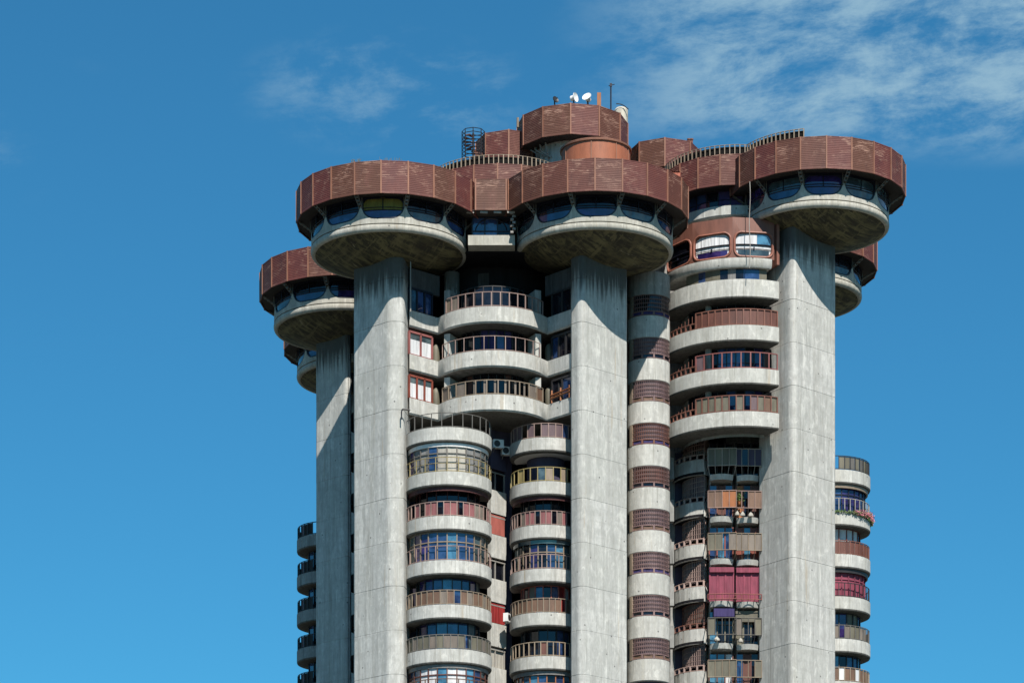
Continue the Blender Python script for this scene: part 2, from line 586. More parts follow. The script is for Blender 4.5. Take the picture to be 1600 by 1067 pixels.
# ------------------------------------------------------------------ pillars with one block per concrete lift
def round_poly(poly, rads, n=10):
    out = []
    k = len(poly)
    for i in range(k):
        p0, p1, p2 = Vector(poly[i - 1]), Vector(poly[i]), Vector(poly[(i + 1) % k])
        r = rads[i]
        if r <= 0:
            out.append(tuple(p1))
            continue
        d0, d2 = (p0 - p1).normalized(), (p2 - p1).normalized()
        a, b = p1 + d0 * r, p1 + d2 * r
        out.append(tuple(p1 + d0 * (r + 0.06)))
        for j in range(n + 1):
            t = j / n
            out.append(tuple(a * (1 - t) ** 2 + p1 * (2 * t * (1 - t)) + b * t ** 2))
        out.append(tuple(p1 + d2 * (r + 0.06)))
    return out


def shrink(poly, d):
    c = Vector((sum(p[0] for p in poly) / len(poly), sum(p[1] for p in poly) / len(poly)))
    return [tuple(c + (Vector(p) - c) * (1 - d / (Vector(p) - c).length)) for p in poly]


def pillar(poly, rads, ztop, zj, matname, pitch=2.925):
    """poly: front outline in plan; zj: height of one pour joint"""
    rp = round_poly(poly, rads)
    core = ob('pillar', MB().prism(shrink(rp, 0.05), 0.0, ztop - 0.1), M['old'], tower)
    z = zj + pitch * 6
    while z > ztop - 0.3:
        z -= pitch
    hi = ztop
    k = 0
    while hi > 20:
        lo = max(z, 0) if k < 14 else 0
        g = rnd.uniform(0.004, 0.009)
        m = MB()
        rr = shrink(rp, 0.0 if k % 2 else 0.008)
        ri = shrink(rr, 0.015)
        n = len(rr)
        vs = [(x, y, lo + g) for x, y in ri] + [(x, y, lo + g + 0.012) for x, y in rr] + [(x, y, hi - g - 0.012) for x, y in rr] + [(x, y, hi - g) for x, y in ri]
        fs = [(a * n + i, a * n + (i + 1) % n, (a + 1) * n + (i + 1) % n, (a + 1) * n + i) for a in range(3) for i in range(n)]
        fs += [tuple(range(n - 1, -1, -1)), tuple(range(3 * n, 4 * n))]
        m.add(vs, fs)
        ob('concrete_lift', m, M[matname], core)
        hi = lo
        z -= pitch
        k += 1
    return core


def pp(px, Z):
    return (PX(px, Z), Z - 200.0)


PITCH = 2.925
ZJ = PZ(501, 199.65)
zpod = 68.86 + CZ
zpr = 72.3 + CZ
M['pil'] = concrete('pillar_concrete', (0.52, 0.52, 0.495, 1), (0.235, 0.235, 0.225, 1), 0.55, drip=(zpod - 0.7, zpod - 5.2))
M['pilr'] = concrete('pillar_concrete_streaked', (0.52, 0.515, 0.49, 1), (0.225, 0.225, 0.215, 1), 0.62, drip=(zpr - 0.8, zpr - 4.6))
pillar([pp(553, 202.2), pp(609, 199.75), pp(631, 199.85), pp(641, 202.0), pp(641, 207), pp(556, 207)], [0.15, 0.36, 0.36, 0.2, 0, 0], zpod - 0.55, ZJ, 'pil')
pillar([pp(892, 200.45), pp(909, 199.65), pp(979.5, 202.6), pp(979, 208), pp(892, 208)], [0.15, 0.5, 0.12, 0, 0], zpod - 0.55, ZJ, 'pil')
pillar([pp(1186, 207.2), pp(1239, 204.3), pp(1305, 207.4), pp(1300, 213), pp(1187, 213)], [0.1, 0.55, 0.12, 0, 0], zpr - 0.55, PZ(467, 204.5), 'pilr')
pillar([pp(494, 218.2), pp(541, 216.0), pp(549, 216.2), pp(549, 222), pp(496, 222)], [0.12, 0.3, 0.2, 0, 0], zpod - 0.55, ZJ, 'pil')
# one more pillar behind on the left and on the right, under the farther pods
pillar([(-12.6, 30.5), (-9.4, 28.4), (-8.2, 30), (-8.6, 34), (-12, 34)], [0.1, 0.3, 0.2, 0, 0], zpod - 0.55, ZJ, 'pil')
pillar([(17.5, 21.6), (19.3, 20.2), (22.0, 22.4), (22, 27), (18, 27)], [0.1, 0.4, 0.1, 0, 0], zpr - 0.55, ZJ, 'pilr')


# ------------------------------------------------------------------ roof pods
PANEL_CACHE = {}


def slat_panel(w, h):
    key = (round(w, 3), round(h, 3))
    if key in PANEL_CACHE:
        return PANEL_CACHE[key]
    m = MB()
    hw = w / 2 - 0.012
    n = 17
    zs = [0.07 + (h - 0.14) * i / n for i in range(n + 1)]
    prof = [(-0.05, 0.0), (-0.05, 0.07)]
    for i in range(n):
        a, b = zs[i], zs[i + 1]
        prof += [(-0.045, a + (b - a) * 0.15), (-0.034, b - (b - a) * 0.05)]
    prof += [(-0.05, h - 0.07), (-0.05, h), (0.03, h), (0.03, 0.0)]
    k = len(prof)
    vs = [(-hw, y, z) for y, z in prof] + [(hw, y, z) for y, z in prof]
    fs = [(i, (i + 1) % k, k + (i + 1) % k, k + i) for i in range(k)]
    m.add(vs, fs)
    me = mesh('parapet_panel', m.v, m.f, M['rust'])
    PANEL_CACHE[key] = me
    return me


BAT_CACHE = {}


def batten(h):
    key = round(h, 3)
    if key not in BAT_CACHE:
        m = MB().box((0, -0.045, h / 2), (0.10, 0.07, h + 0.02))
        BAT_CACHE[key] = mesh('batten', m.v, m.f, M['batten'])
    return BAT_CACHE[key]


def band(parent, cx, cy, Rb, n, phase, z0, h, a0=-180, a1=180):
    """faceted parapet of slatted panels; a vertex lies at angle 'phase'"""
    st = 360.0 / n
    w = 2 * Rb * math.sin(R_(st / 2))
    ap = Rb * math.cos(R_(st / 2))
    for i in range(n):
        a = (phase + st * (i + 0.5) + 180) % 360 - 180
        if a0 <= a <= a1:
            x, y = pol(cx, cy, ap, a)
            link('parapet_panel', slat_panel(w, h), parent, (x, y, z0), R_(a))
        a = (phase + st * i + 180) % 360 - 180
        if a0 - st / 2 <= a <= a1 + st / 2:
            x, y = pol(cx, cy, Rb + 0.005, a)
            link('batten', batten(h), parent, (x, y, z0), R_(a))


def superell(hw, z0, z1, rb, rt, n=8):
    """rounded rectangle (x, z) counter-clockwise, bottom radius rb, top radius rt"""
    pts = []
    for cx, cz, r, s in ((hw - rb, z0 + rb, rb, -90), (hw - rt, z1 - rt, rt, 0), (-hw + rt, z1 - rt, rt, 90), (-hw + rb, z0 + rb, rb, 180)):
        for i in range(n + 1):
            a = R_(s + 90 * i / n)
            pts.append((cx + r * math.cos(a), cz + r * math.sin(a)))
    return pts


def on_rect(px, pz, hw, zlo, zhi):
    """project a direction from the window centre to the sector border"""
    cz = (zlo + zhi) / 2
    dx, dz = px, pz - cz
    t = min(hw / abs(dx) if abs(dx) > 1e-9 else 1e9, ((zhi - cz) / abs(dz)) if abs(dz) > 1e-9 else 1e9)
    return dx * t, cz + dz * t


def colsheet(m_, a, op, r, C, n=16):
    """fill a convex outline with upright strips that follow the curved wall"""
    xm = max(x for x, z in op) - 1e-4
    vs = []
    for i in range(n + 1):
        x = -xm * math.cos(math.pi * i / n)
        zs_ = []
        for (xa_, za_), (xb_, zb_) in zip(op, op[1:] + op[:1]):
            if (xa_ - x) * (xb_ - x) <= 0 and abs(xa_ - xb_) > 1e-9:
                zs_.append(za_ + (zb_ - za_) * (x - xa_) / (xb_ - xa_))
        vs += [C(a, x, min(zs_), r), C(a, x, max(zs_), r)]
    m_.add(vs, [(2 * i, 2 * i + 2, 2 * i + 3, 2 * i + 1) for i in range(n)])


def round_windows(parent, cx, cy, R, angles, step, zlo, zhi, w0, w1, rb, rt, wallmat, frame_mat, panes, gap=0.07, bars=True):
    hwS = R * R_(step) / 2
    op = superell(hwS - gap, w0, w1, rb, rt)
    k = len(op)
    # force the four sector corners into the border so sectors join without gaps
    bor = [on_rect(x, z, hwS, zlo, zhi) for x, z in op]
    for cxn, czn in ((hwS, zlo), (hwS, zhi), (-hwS, zhi), (-hwS, zlo)):
        j = min(range(k), key=lambda q: (bor[q][0] - cxn) ** 2 + (bor[q][1] - czn) ** 2)
        bor[j] = (cxn, czn)

    def C(a, x, z, r):
        th = R_(a) + x / R
        return (cx + r * math.sin(th), cy - r * math.cos(th), z)
    wall = MB()
    for ai, a in enumerate(angles):
        vs = [C(a, x, z, R) for x, z in bor] + [C(a, x, z, R) for x, z in op] + [C(a, x, z, R - 0.22) for x, z in op]
        fs = [(i, (i + 1) % k, k + (i + 1) % k, k + i) for i in range(k)]
        fs += [(k + i, k + (i + 1) % k, 2 * k + (i + 1) % k, 2 * k + i) for i in range(k)]
        for f in fs:
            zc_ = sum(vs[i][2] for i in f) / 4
            wall.cur = 1 if (bars and zc_ > w0 + 0.80) else 0  # wall above the scallops painted dark for the shade under the band
            wall.f.append(tuple(i + len(wall.v) for i in f))
            wall.m.append(wall.cur)
        wall.v += vs
        fr = MB()
        sx = (hwS - gap - 0.09) / (hwS - gap)
        cz = (w0 + w1) / 2
        sz = (w1 - w0 - 0.18) / (w1 - w0)
        inn = [(x * sx, cz + (z - cz) * sz) for x, z in op]
        vs = [C(a, x, z, R - 0.02) for x, z in op] + [C(a, x, z, R - 0.02) for x, z in inn] + [C(a, x, z, R - 0.14) for x, z in inn] + [C(a, x, z, R - 0.14) for x, z in op]
        fs = [(q * k + i, q * k + (i + 1) % k, ((q + 1) % 4) * k + (i + 1) % k, ((q + 1) % 4) * k + i) for q in range(4) for i in range(k)]
        fr.add(vs, fs)
        if not bars:
            sf = MB()
            sf.path([C(a, x, z, R + 0.015) for x, z in op], 0.075, 6, True)
            ob('window_surround', sf, M['surround'], parent, True)
        if bars:
            zb = w0 + (w1 - w0) * 0.42
            for zz_, r_ in ((zb, 0.035), (zb + 0.17, 0.025)):
                fr.path([C(a, (hwS - gap - 0.06) * t, zz_, R - 0.07) for t in (-1, -0.5, 0, 0.5, 1)], r_, 4)
            fr.bar(C(a, 0, zb, R - 0.07), C(a, 0, w1 - 0.05, R - 0.07), 0.03, 4)
        ob('rounded_window', fr, M[frame_mat], parent)
        pn = MB()
        colsheet(pn, a, op, R - 0.11, C)
        spec = panes[ai % len(panes)]
        ob('rounded_pane', pn, M[spec], parent)
        if bars:        # lower glass sheet, a brighter sky reflection put into its colour
            lo = [(x, z) for x, z in superell(hwS - gap - 0.08, w0 + 0.06, w0 + (w1 - w0) * 0.40, rb * 0.82, 0.02)]
            lp = MB()
            colsheet(lp, a, lo, R - 0.09, C)
            ob('rounded_pane', lp, M[('gpurp', 'gteal', 'gblue')[ai % 3]], parent)
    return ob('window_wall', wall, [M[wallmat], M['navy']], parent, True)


def pod(cx, cy, z0, R, Rb, phase, wphase, panes, front=120, pan=(-180, 180), n=22, rail=None, zband=1.64, hb=2.13):
    b = MB()
    b.cur = 0
    b.lathe(cx, cy, [(0.02, z0 - 1.42), (R * 0.2, z0 - 1.36), (R * 0.45, z0 - 1.16), (R * 0.75, z0 - 0.80), (R - 0.32, z0 - 0.47), (R - 0.27, z0 - 0.455)], n=72)
    b.cur = 1
    b.lathe(cx, cy, [(R - 0.27, z0 - 0.455), (R - 0.17, z0 - 0.47), (R - 0.07, z0 - 0.44), (R, z0 - 0.36), (R + 0.03, z0 - 0.25), (R + 0.025, z0 - 0.12), (R, z0 - 0.035), (R - 0.14, z0 - 0.03), (R - 0.14, z0 + 0.03), (R, z0 + 0.04), (R, z0 + 0.30), (R - 0.22, z0 + 0.30)], n=72)
    o = ob('roof_pod', b, [M['under'], M['rim']], tower, True)
    st = 360.0 / 11
    angs = [(wphase + st * i + 180) % 360 - 180 for i in range(11)]
    angs = sorted(a for a in angs if abs(a) <= front)
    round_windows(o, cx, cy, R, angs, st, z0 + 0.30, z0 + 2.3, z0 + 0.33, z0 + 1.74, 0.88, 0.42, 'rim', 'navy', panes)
    # inner room wall seen as darkness, soffit ring, roof deck
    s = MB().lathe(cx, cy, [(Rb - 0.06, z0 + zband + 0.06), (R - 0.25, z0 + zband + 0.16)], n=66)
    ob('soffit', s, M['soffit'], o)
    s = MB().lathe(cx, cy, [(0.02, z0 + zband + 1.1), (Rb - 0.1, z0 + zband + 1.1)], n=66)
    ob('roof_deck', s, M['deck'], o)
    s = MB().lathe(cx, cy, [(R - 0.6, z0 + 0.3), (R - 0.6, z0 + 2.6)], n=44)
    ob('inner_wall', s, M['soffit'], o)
    band(o, cx, cy, Rb, n, phase, z0 + zband, hb, *pan)
    for i in range(11):
        a = (wphase + st * (i + 0.5) + 180) % 360 - 180
        if abs(a) > front + 20:
            continue
        k = MB()
        p0 = pol(cx, cy, R + 0.04, a)
        p1 = pol(cx, cy, Rb - 0.12, a)
        for da in (-1.1, 1.1):
            q0, q1 = pol(cx, cy, R + 0.05, a + da), pol(cx, cy, Rb - 0.12, a + da)
            k.bar((q0[0], q0[1], z0 + 1.15), (q1[0], q1[1], z0 + zband + 0.05), 0.035, 4)
            k.bar((q0[0], q0[1], z0 + 1.05), (q0[0], q0[1], z0 + zband + 0.12), 0.04, 4)
        for t in (0.2, 0.5, 0.8):
            x, y = p0[0] + (p1[0] - p0[0]) * t, p0[1] + (p1[1] - p0[1]) * t
            k.box((x, y, z0 + 1.15 + (zband - 1.1) * t), (0.16, 0.16, 0.10), R_(a))
        ob('bracket', k, M['rail_g'], o)
    return o


def picket_rail(parent, cx, cy, R, a0, a1, z0, h, n, mat='tan', r=0.045, bottom=True, backing=False):
    m = MB()
    pts = [pol(cx, cy, R, a0 + (a1 - a0) * i / n) for i in range(n + 1)]
    for i, (x, y) in enumerate(pts):
        m.box((x, y, z0 + h / 2), (r * 2, r * 2.2, h), R_(a0 + (a1 - a0) * i / n))
    m.path([(x, y, z0 + h) for x, y in pts], r, 4)
    if bottom:
        m.path([(x, y, z0 + 0.07) for x, y in pts], r * 0.8, 4)
    return ob('railing', m, M[mat], parent)


gw = ['gdark', 'gdark', 'gdark', 'gold', 'gdark', 'gdark']
XL, XC, XR = PX(608, 202), PX(929, 202), PX(1276, 207)
pod1 = pod(XL, 2.0, zpod, 5.22, 6.17, -2.5, -2.2 + 0, ['gdark', 'gdark', 'gdark', 'gold', 'gdark', 'gdark', 'gdark'], n=22)
pod2 = pod(XC, 2.0, zpod + 0.12, 5.25, 6.27, -1.3, -0.4, ['gdark'])
pod3 = pod(XR, 7.0, zpr, 4.94, 6.03, 0.4, -0.5, ['gpurp', 'gpurp', 'gteal', 'gpurp', 'gteal', 'gteal'], zband=1.70, hb=2.17)
pod4 = pod(PX(541, 218), 18.0, zpod, 5.22, 6.2, -6, 5.0, ['gdark'])
pod5 = pod(PX(571, 230), 30.0, zpod, 5.22, 6.2, 3, -8.0, ['gdark'])
pod6 = pod(PX(1241, 222), 22.0, zpr, 4.94, 6.03, 0.4, 4.0, ['gdark'])
picket_rail(pod3, XR, 7.0, 5.62, -62, -14.5, zpr + 3.85, 0.72, 14, 'tan', 0.034)
bk = MB().lathe(XR, 7.0, [(5.5, zpr + 3.7), (5.5, zpr + 4.50)], -62, -14.5, 17)
ob('railing_board', bk, M['black'], pod3)

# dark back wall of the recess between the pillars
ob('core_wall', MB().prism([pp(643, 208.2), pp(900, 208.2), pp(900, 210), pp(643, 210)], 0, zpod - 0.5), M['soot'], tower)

# ---- connector between the two front pods
zc0 = zpod + 1.77
con = MB()
con.box((PX(768, 200.3), 1.3, zpod + 0.02), (PX(804, 200.2) - PX(731, 200.2), 2.6, 0.66))
con_o = ob('connector_sill', con, M['rim'], tower)
x0, x1 = PX(743, 199.4), PX(791, 199.4)
link('parapet_panel', slat_panel(x1 - x0, 2.05), con_o, ((x0 + x1) / 2, -0.6, zc0 + 0.02), 0)
for x in (x0, x1):
    link('batten', batten(2.05), con_o, (x, -0.62, zc0 + 0.02), 0)
for sx in (x0, x1):
    s = MB().box((sx, 0.4, zc0 + 1.0), (0.06, 2.0, 2.05))
    ob('return_panel', s, M['rust'], con_o)
ob('soffit', MB().box(((x0 + x1) / 2, 0.7, zc0 + 0.04), (x1 - x0 + 0.6, 2.5, 0.06)), M['soffit'], con_o)
cw0, cw1 = PX(738, 200.6), PX(797, 200.6)
pw = (cw1 - cw0) / 3
for i in range(3):
    ob('window_pane', MB().box((cw0 + pw * (i + 0.5), 0.62, zpod + 1.08), (pw - 0.03, 0.04, 1.35)), M[('gblue', 'gblue', 'gdark')[i]], con_o)
fr = MB()
for zz_ in (0.37, 0.80, 1.72):
    fr.box(((cw0 + cw1) / 2, 0.58, zpod + zz_), (cw1 - cw0, 0.09, 0.08))
for i in range(4):
    fr.box((cw0 + pw * i, 0.57, zpod + 1.05), (0.08, 0.10, 1.42))
ar = [(((cw0 + cw1) / 2) + 1.05 * math.cos(R_(t)), 0.60, zpod + 0.80 + 0.86 * math.sin(R_(t))) for t in range(0, 181, 15)]
fr.path(ar, 0.04, 4)
ob('window_frame', fr, M['navy'], con_o)
# pale stepped bracket column beside the connector
bc = MB()
for i in range(7):
    bc.box((PX(800 + (i % 2) * 3, 199.6), -0.35, zpod + 0.42 + i * 0.21), (0.20 - 0.02 * (i % 3), 0.2, 0.13), 0.3 * (i % 3))
ob('bracket', bc, M['steel_p'], con_o)
hd = MB()
for i in range(4):
    hd.box((x0 - 0.35 + i * 0.9, -0.45, zc0 - 0.06), (0.5, 0.12, 0.12), 0.1)
ob('bracket', hd, M['steel_p'], con_o)

# ---- upper terrace drums between the pods
XM = PX(780, 206)
zm = PZ(256.5, 201) - 2.08
mid = MB().lathe(XM, 6.0, [(0.02, zm + 1.2), (4.9, zm + 1.2), (4.9, zm - 2.4), (0.02, zm - 2.4)], n=40)
mid_o = ob('terrace_drum', mid, M['soffit'], tower)
band(mid_o, XM, 6.0, 5.1, 20, -1.0, zm, 2.08, -130, 130)
picket_rail(mid_o, XM, 6.0, 4.85, -82, 62, zm + 2.05, 0.70, 37, 'tan', 0.031)
ob('railing_board', MB().lathe(XM, 6.0, [(4.70, zm + 1.9), (4.70, zm + 2.68)], -82, 62, 40), M['black'], mid_o)

QY = 10.2
XQ = PX(1146, 210.2)
zq = PZ(289, 205.2)
q = MB().lathe(XQ, QY, [(0.02, zq - 1.15), (4.05, zq - 1.15), (4.05, zq - 1.75), (0.02, zq - 1.9)], n=48)
q_o = ob('terrace_drum', q, M['par'], tower, True)
sill = MB().lathe(XQ, QY, [(4.2, zq - 1.10), (4.2, zq - 1.72), (4.1, zq - 1.80), (3.0, zq - 1.80), (3.0, zq - 1.5), (4.05, zq - 1.3), (4.05, zq - 1.10)], -95, 40, 40, True)
ob('sill', sill, M['par'], q_o, True)
band(q_o, XQ, QY, 5.05, 20, 3.5, zq, 2.10, -130, 12)
picket_rail(q_o, XQ, QY, 4.9, -100, 9, zq + 2.05, 0.72, 27, 'tan', 0.033)
ob('railing_board', MB().lathe(XQ, QY, [(4.75, zq + 1.9), (4.75, zq + 2.70)], -100, 9, 30), M['black'], q_o)
ob('soffit', MB().lathe(XQ, QY, [(5.0, zq + 0.05), (3.6, zq + 0.12)], n=40), M['soffit'], q_o)
ob('roof_deck', MB().lathe(XQ, QY, [(0.02, zq + 1.0), (4.9, zq + 1.0)], n=40), M['deck'], q_o)
cols = ['gdark', 'gblue', 'gblue', 'gdark', 'lav', 'lav', 'gdark', 'gdark']
for i in range(8):
    a0, a1 = -72 + i * 13, -72 + i * 13 + 12.3
    p0, p1 = pol(XQ, QY, 3.75, a0), pol(XQ, QY, 3.75, a1)
    pn = MB().add([(p0[0], p0[1], zq - 1.2), (p1[0], p1[1], zq - 1.2), (p1[0], p1[1], zq + 0.12), (p0[0], p0[1], zq + 0.12)], [(0, 1, 2, 3)])
    ob('window_pane', pn, M[cols[i]], q_o)
fr = MB()
for i in range(9):
    x, y = pol(XQ, QY, 3.76, -72.3 + i * 13)
    fr.box((x, y, zq - 0.5), (0.07, 0.08, 1.3), R_(-72 + i * 13))
for zz_ in (-0.55, 0.05):
    fr.path([pol(XQ, QY, 3.78, -72.3 + i * 13) + (zq + zz_,) for i in range(9)], 0.03, 4)
ob('window_frame', fr, M['navy'], q_o)

# ------------------------------------------------------------------ core behind everything
core = MB().lathe(5.5, 18.0, [(0.02, 74.5), (9.6, 74.5), (9.6, 0)], n=48)
core_o = ob('core_wall', core, M['old'], tower, True)
ob('core_wall', MB().prism([(-10.5, 9.5), (-7.0, 5.6), (-6, 14), (-6, 30), (-10, 30), (-10.5, 14)], 0, 71.0), M['slot'], tower)
ob('core_wall', MB().prism([(-13.0, 38.2), (-8.6, 33.5), (-2, 27), (2, 34), (-8, 42), (-12.6, 41)], 0, 57.5), M['old'], tower)
ob('core_wall', MB().prism([(15, 10.5), (21.0, 11.5), (21.0, 24), (14, 26)], 0, 74.0), M['old'], tower)


# ------------------------------------------------------------------ balconies
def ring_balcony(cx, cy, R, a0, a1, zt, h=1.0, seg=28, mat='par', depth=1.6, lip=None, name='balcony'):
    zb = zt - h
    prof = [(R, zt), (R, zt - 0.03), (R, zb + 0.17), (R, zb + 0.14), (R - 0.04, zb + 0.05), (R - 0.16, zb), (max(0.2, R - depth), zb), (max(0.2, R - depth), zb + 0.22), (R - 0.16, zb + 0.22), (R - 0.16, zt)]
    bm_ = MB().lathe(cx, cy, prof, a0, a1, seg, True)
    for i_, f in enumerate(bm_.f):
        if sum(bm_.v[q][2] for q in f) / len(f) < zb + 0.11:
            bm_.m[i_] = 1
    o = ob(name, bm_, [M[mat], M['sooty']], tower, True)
    if lip:
        lp = [(R - 0.22, zb - 0.002), (R - 0.24, zb - 0.26), (R - 0.30, zb - 0.27), (R - 0.32, zb - 0.002)]
        ob('blind_box', MB().lathe(cx, cy, lp, a0 + 4, a1 - 4, seg, True), M[lip], o, True)
    return o


def railing(o, cx, cy, R, a0, a1, z0, h, n, mat, r=0.032, infill=None, mid=False, vpost=True):
    """tube rails and posts; infill: list of n material keys or None, one board per bay"""
    m = MB()
    pts = [pol(cx, cy, R, a0 + (a1 - a0) * i / n) for i in range(n + 1)]
    m.path([(x, y, z0 + h) for x, y in pts], r * 1.1, 5)
    m.path([(x, y, z0 + 0.09) for x, y in pts], r, 5)
    if mid:
        m.path([(x, y, z0 + h * 0.6) for x, y in pts], r * 0.8, 4)
    if vpost:
        for i, (x, y) in enumerate(pts):
            m.box((x, y, z0 + h / 2), (r * 1.9, r * 1.9, h), R_(a0 + (a1 - a0) * i / n))
    ro = ob('railing', m, M[mat], o)
    if infill:
        for i in range(n):
            k = infill[i % len(infill)]
            if not k:
                continue
            A0, A1 = a0 + (a1 - a0) * (i + 0.06) / n, a0 + (a1 - a0) * (i + 0.94) / n
            p0, p1 = pol(cx, cy, R - 0.05, A0), pol(cx, cy, R - 0.05, A1)
            w = math.hypot(p1[0] - p0[0], p1[1] - p0[1])
            b = MB().box(((p0[0] + p1[0]) / 2, (p0[1] + p1[1]) / 2, z0 + 0.10 + (h - 0.13) / 2), (w, 0.03, h - 0.15), R_((A0 + A1) / 2))
            ob('railing_board', b, M[k], o)
    return ro


def glazing(o, cx, cy, R, a0, a1, z0, z1, n, frame, panes, head=0.0, hb=(), post=0.07):
    """ring of flat panes with posts; hb: heights (fraction) of horizontal bars"""
    st = (a1 - a0) / n
    fm = MB()
    for i in range(n):
        p0, p1 = pol(cx, cy, R, a0 + st * i), pol(cx, cy, R, a0 + st * (i + 1))
        k = panes[i % len(panes)]
        w = math.hypot(p1[0] - p0[0], p1[1] - p0[1])
        if k:
            b = MB().box(((p0[0] + p1[0]) / 2, (p0[1] + p1[1]) / 2, (z0 + z1) / 2), (w - post * 0.6, 0.03, z1 - z0), R_(a0 + st * (i + 0.5)))
            ob('window_pane', b, M[k], o)
    pts = [pol(cx, cy, R + 0.03, a0 + st * i) for i in range(n + 1)]
    for i, (x, y) in enumerate(pts):
        fm.box((x, y, (z0 + z1) / 2), (post, 0.09, z1 - z0), R_(a0 + st * i))
    for f in (0.0, 1.0) + tuple(hb):
        zz_ = z0 + (z1 - z0) * f
        for i in range(n):
            a, b = pts[i], pts[i + 1]
            fm.box(((a[0] + b[0]) / 2, (a[1] + b[1]) / 2, zz_), (math.hypot(b[0] - a[0], b[1] - a[1]), 0.08, 0.07), R_(a0 + st * (i + 0.5)))
    ob('window_frame', fm, M[frame], o)


# ---- stack of full-round balconies beside the left pillar
CX, CY, RS = PX(700, 201.6), 1.6, 2.93
zL = [PZ(667, 198.7) - PITCH * i for i in range(9)]
ob('stair_wall', MB().lathe(CX, CY, [(2.0, zL[0] - 1), (2.0, 20)], -120, 120, 24), M['slot'], tower, True)
specs = [
    dict(rail='rail_g', n=13, r=0.026),
    dict(rail='ochre', n=12, r=0.026, mid=True, full=['greyb', 'gpurp', 'greyb', 'greyb', 'gblue', 'beige', 'beige', 'beige', 'greyb', 'greyb', 'gteal', 'gteal'], fr='rail_g', lip='white'),
    dict(rail='pinkr', n=21, infill=[None, 'taupe', None, 'brown', None, 'rose', None, 'rose', 'rose', None, 'rose', 'rose', None, 'rose', 'rose', 'taupe', 'taupe', None, 'rose', None, 'taupe'], glz=['gdark'], fr='maroon', lip='maroon'),
    dict(rail='pinkr', n=12, r=0.028, full=['gdark', 'gteal', 'gpurp', 'gpurp', 'gblue', 'gblue', 'gsky', 'gblue', 'gblue', 'gteal', 'gteal', 'gdark'], fr='tan', lip=None, mid=False),
    dict(rail='tan', n=20, infill=[None, 'taupe', None, 'tan', None, 'brown', 'brown', 'brown', 'brown', 'taupe', 'brown', None, 'brown', 'taupe', 'brown', 'brown', 'taupe', 'brown', 'brown', 'taupe'], glz=['gdark', 'gpurp', 'gpurp', 'gblue', 'gsky', 'gblue', 'gblue', 'gpurp', 'taupe'], fr='steel_d'),
    dict(rail='rail_g', n=19, infill=['olive', None, 'olive', 'olive', 'taupe', 'olive', 'olive', 'taupe', 'olive', 'taupe', 'taupe'], glz=['gdark', 'gpurp', 'gblue', 'gsky', 'gblue', 'gblue', 'gteal', 'gdark'], fr='navy'),
    dict(rail='brown', n=12, full=['gblue', 'gblue', 'gsky', 'curt', 'curt', 'gsky', 'curt', 'curt', 'gsky', 'gblue', 'gteal', 'gdark'], fr='rbrown', lip='greyb'),
    dict(rail='rail_g', n=14, glz=['gdark'], fr='steel_d'),
]
for i, s in enumerate(specs):
    zt = zL[i]
    o = ring_balcony(CX, CY, RS, -115, 115, zt, 0.98, 34)
    ceil = zL[i - 1] - 0.98 if i else zt + 2.2
    if s.get('lip'):
        lp = [(RS - 0.20, ceil - 0.003), (RS - 0.22, ceil - 0.24), (RS - 0.28, ceil - 0.25), (RS - 0.30, ceil - 0.003)]
        ob('blind_box', MB().lathe(CX, CY, lp, -100, 100, 30, True), M[s['lip']], o, True)
    railing(o, CX, CY, RS - 0.07, -92, 92, zt - 0.02, 0.98, s['n'], s['rail'], s.get('r', 0.03), s.get('infill'), s.get('mid', False))
    if s.get('full'):
        glazing(o, CX, CY, RS - 0.32, -84, 84, zt - 0.1, ceil - 0.02, 12, s['fr'], s['full'], hb=(0.68,))
    elif s.get('glz'):
        glazing(o, CX, CY, RS - 0.85, -80, 80, zt - 0.7, ceil - 0.02, len(s['glz']) if len(s['glz']) > 3 else 8, s['fr'], s['glz'])

# ---- narrower stack against the centre pillar
CX2, CY2, RS2 = PX(853, 203.9), 3.9, 2.45
zR = [PZ(682.6, 201.4) - PITCH * i for i in range(9)]
ob('stair_wall', MB().lathe(CX2, CY2, [(1.3, zR[0] - 1), (1.3, 20)], -120, 120, 24), M['slot'], tower, True)
specs2 = [
    dict(rail='pinkr', n=13, infill=['mauve', None, 'mauve', 'mauve', None, 'mauve', None, 'mauve', 'mauve', 'mauve', 'gblue', None, 'taupe']),
    dict(rail='ochre', n=12, infill=[None, None, None, 'ochre', None, None, 'gteal', 'tan', None, 'tan', None, None]),
    dict(rail='pinkr', n=17, infill=['taupe', None, 'taupe', 'taupe', None, 'taupe', 'rose', 'rose', None, 'rose', 'rose', None, 'taupe', 'rose', None, 'taupe'], lip='maroon', glz=['gdark']),
    dict(rail='pinkr', n=11, glz=['gteal', 'gdark', 'gdark', 'gpurp', 'gdark', 'gblue', 'gsky', 'gteal', 'gdark'], off=0.4, fr='tan', lip='gteal'),
    dict(rail='tan', n=16, infill=['brown'] * 12 + [None, 'brown', 'brown', None], glz=['maroon', 'gdark', 'taupe', 'gblue', 'gdark', 'gblue', 'red', 'curt'], fr='salmon'),
    dict(rail='tan', n=15, r=0.034, infill=[None, None, None, None, None, None, None, None, 'rbrown'], glz=['gdark', 'gdark', 'gdark', 'gdark', 'gdark', 'gblue', 'gblue']),
    dict(rail='brown', n=11, glz=['gblue', 'gblue', 'gsky', 'gsky', 'gblue', 'gdark', 'gblue', 'gsky', 'gblue'], off=0.4, fr='wood', lip='greyb'),
    dict(rail='rail_g', n=12, glz=['gdark']),
]
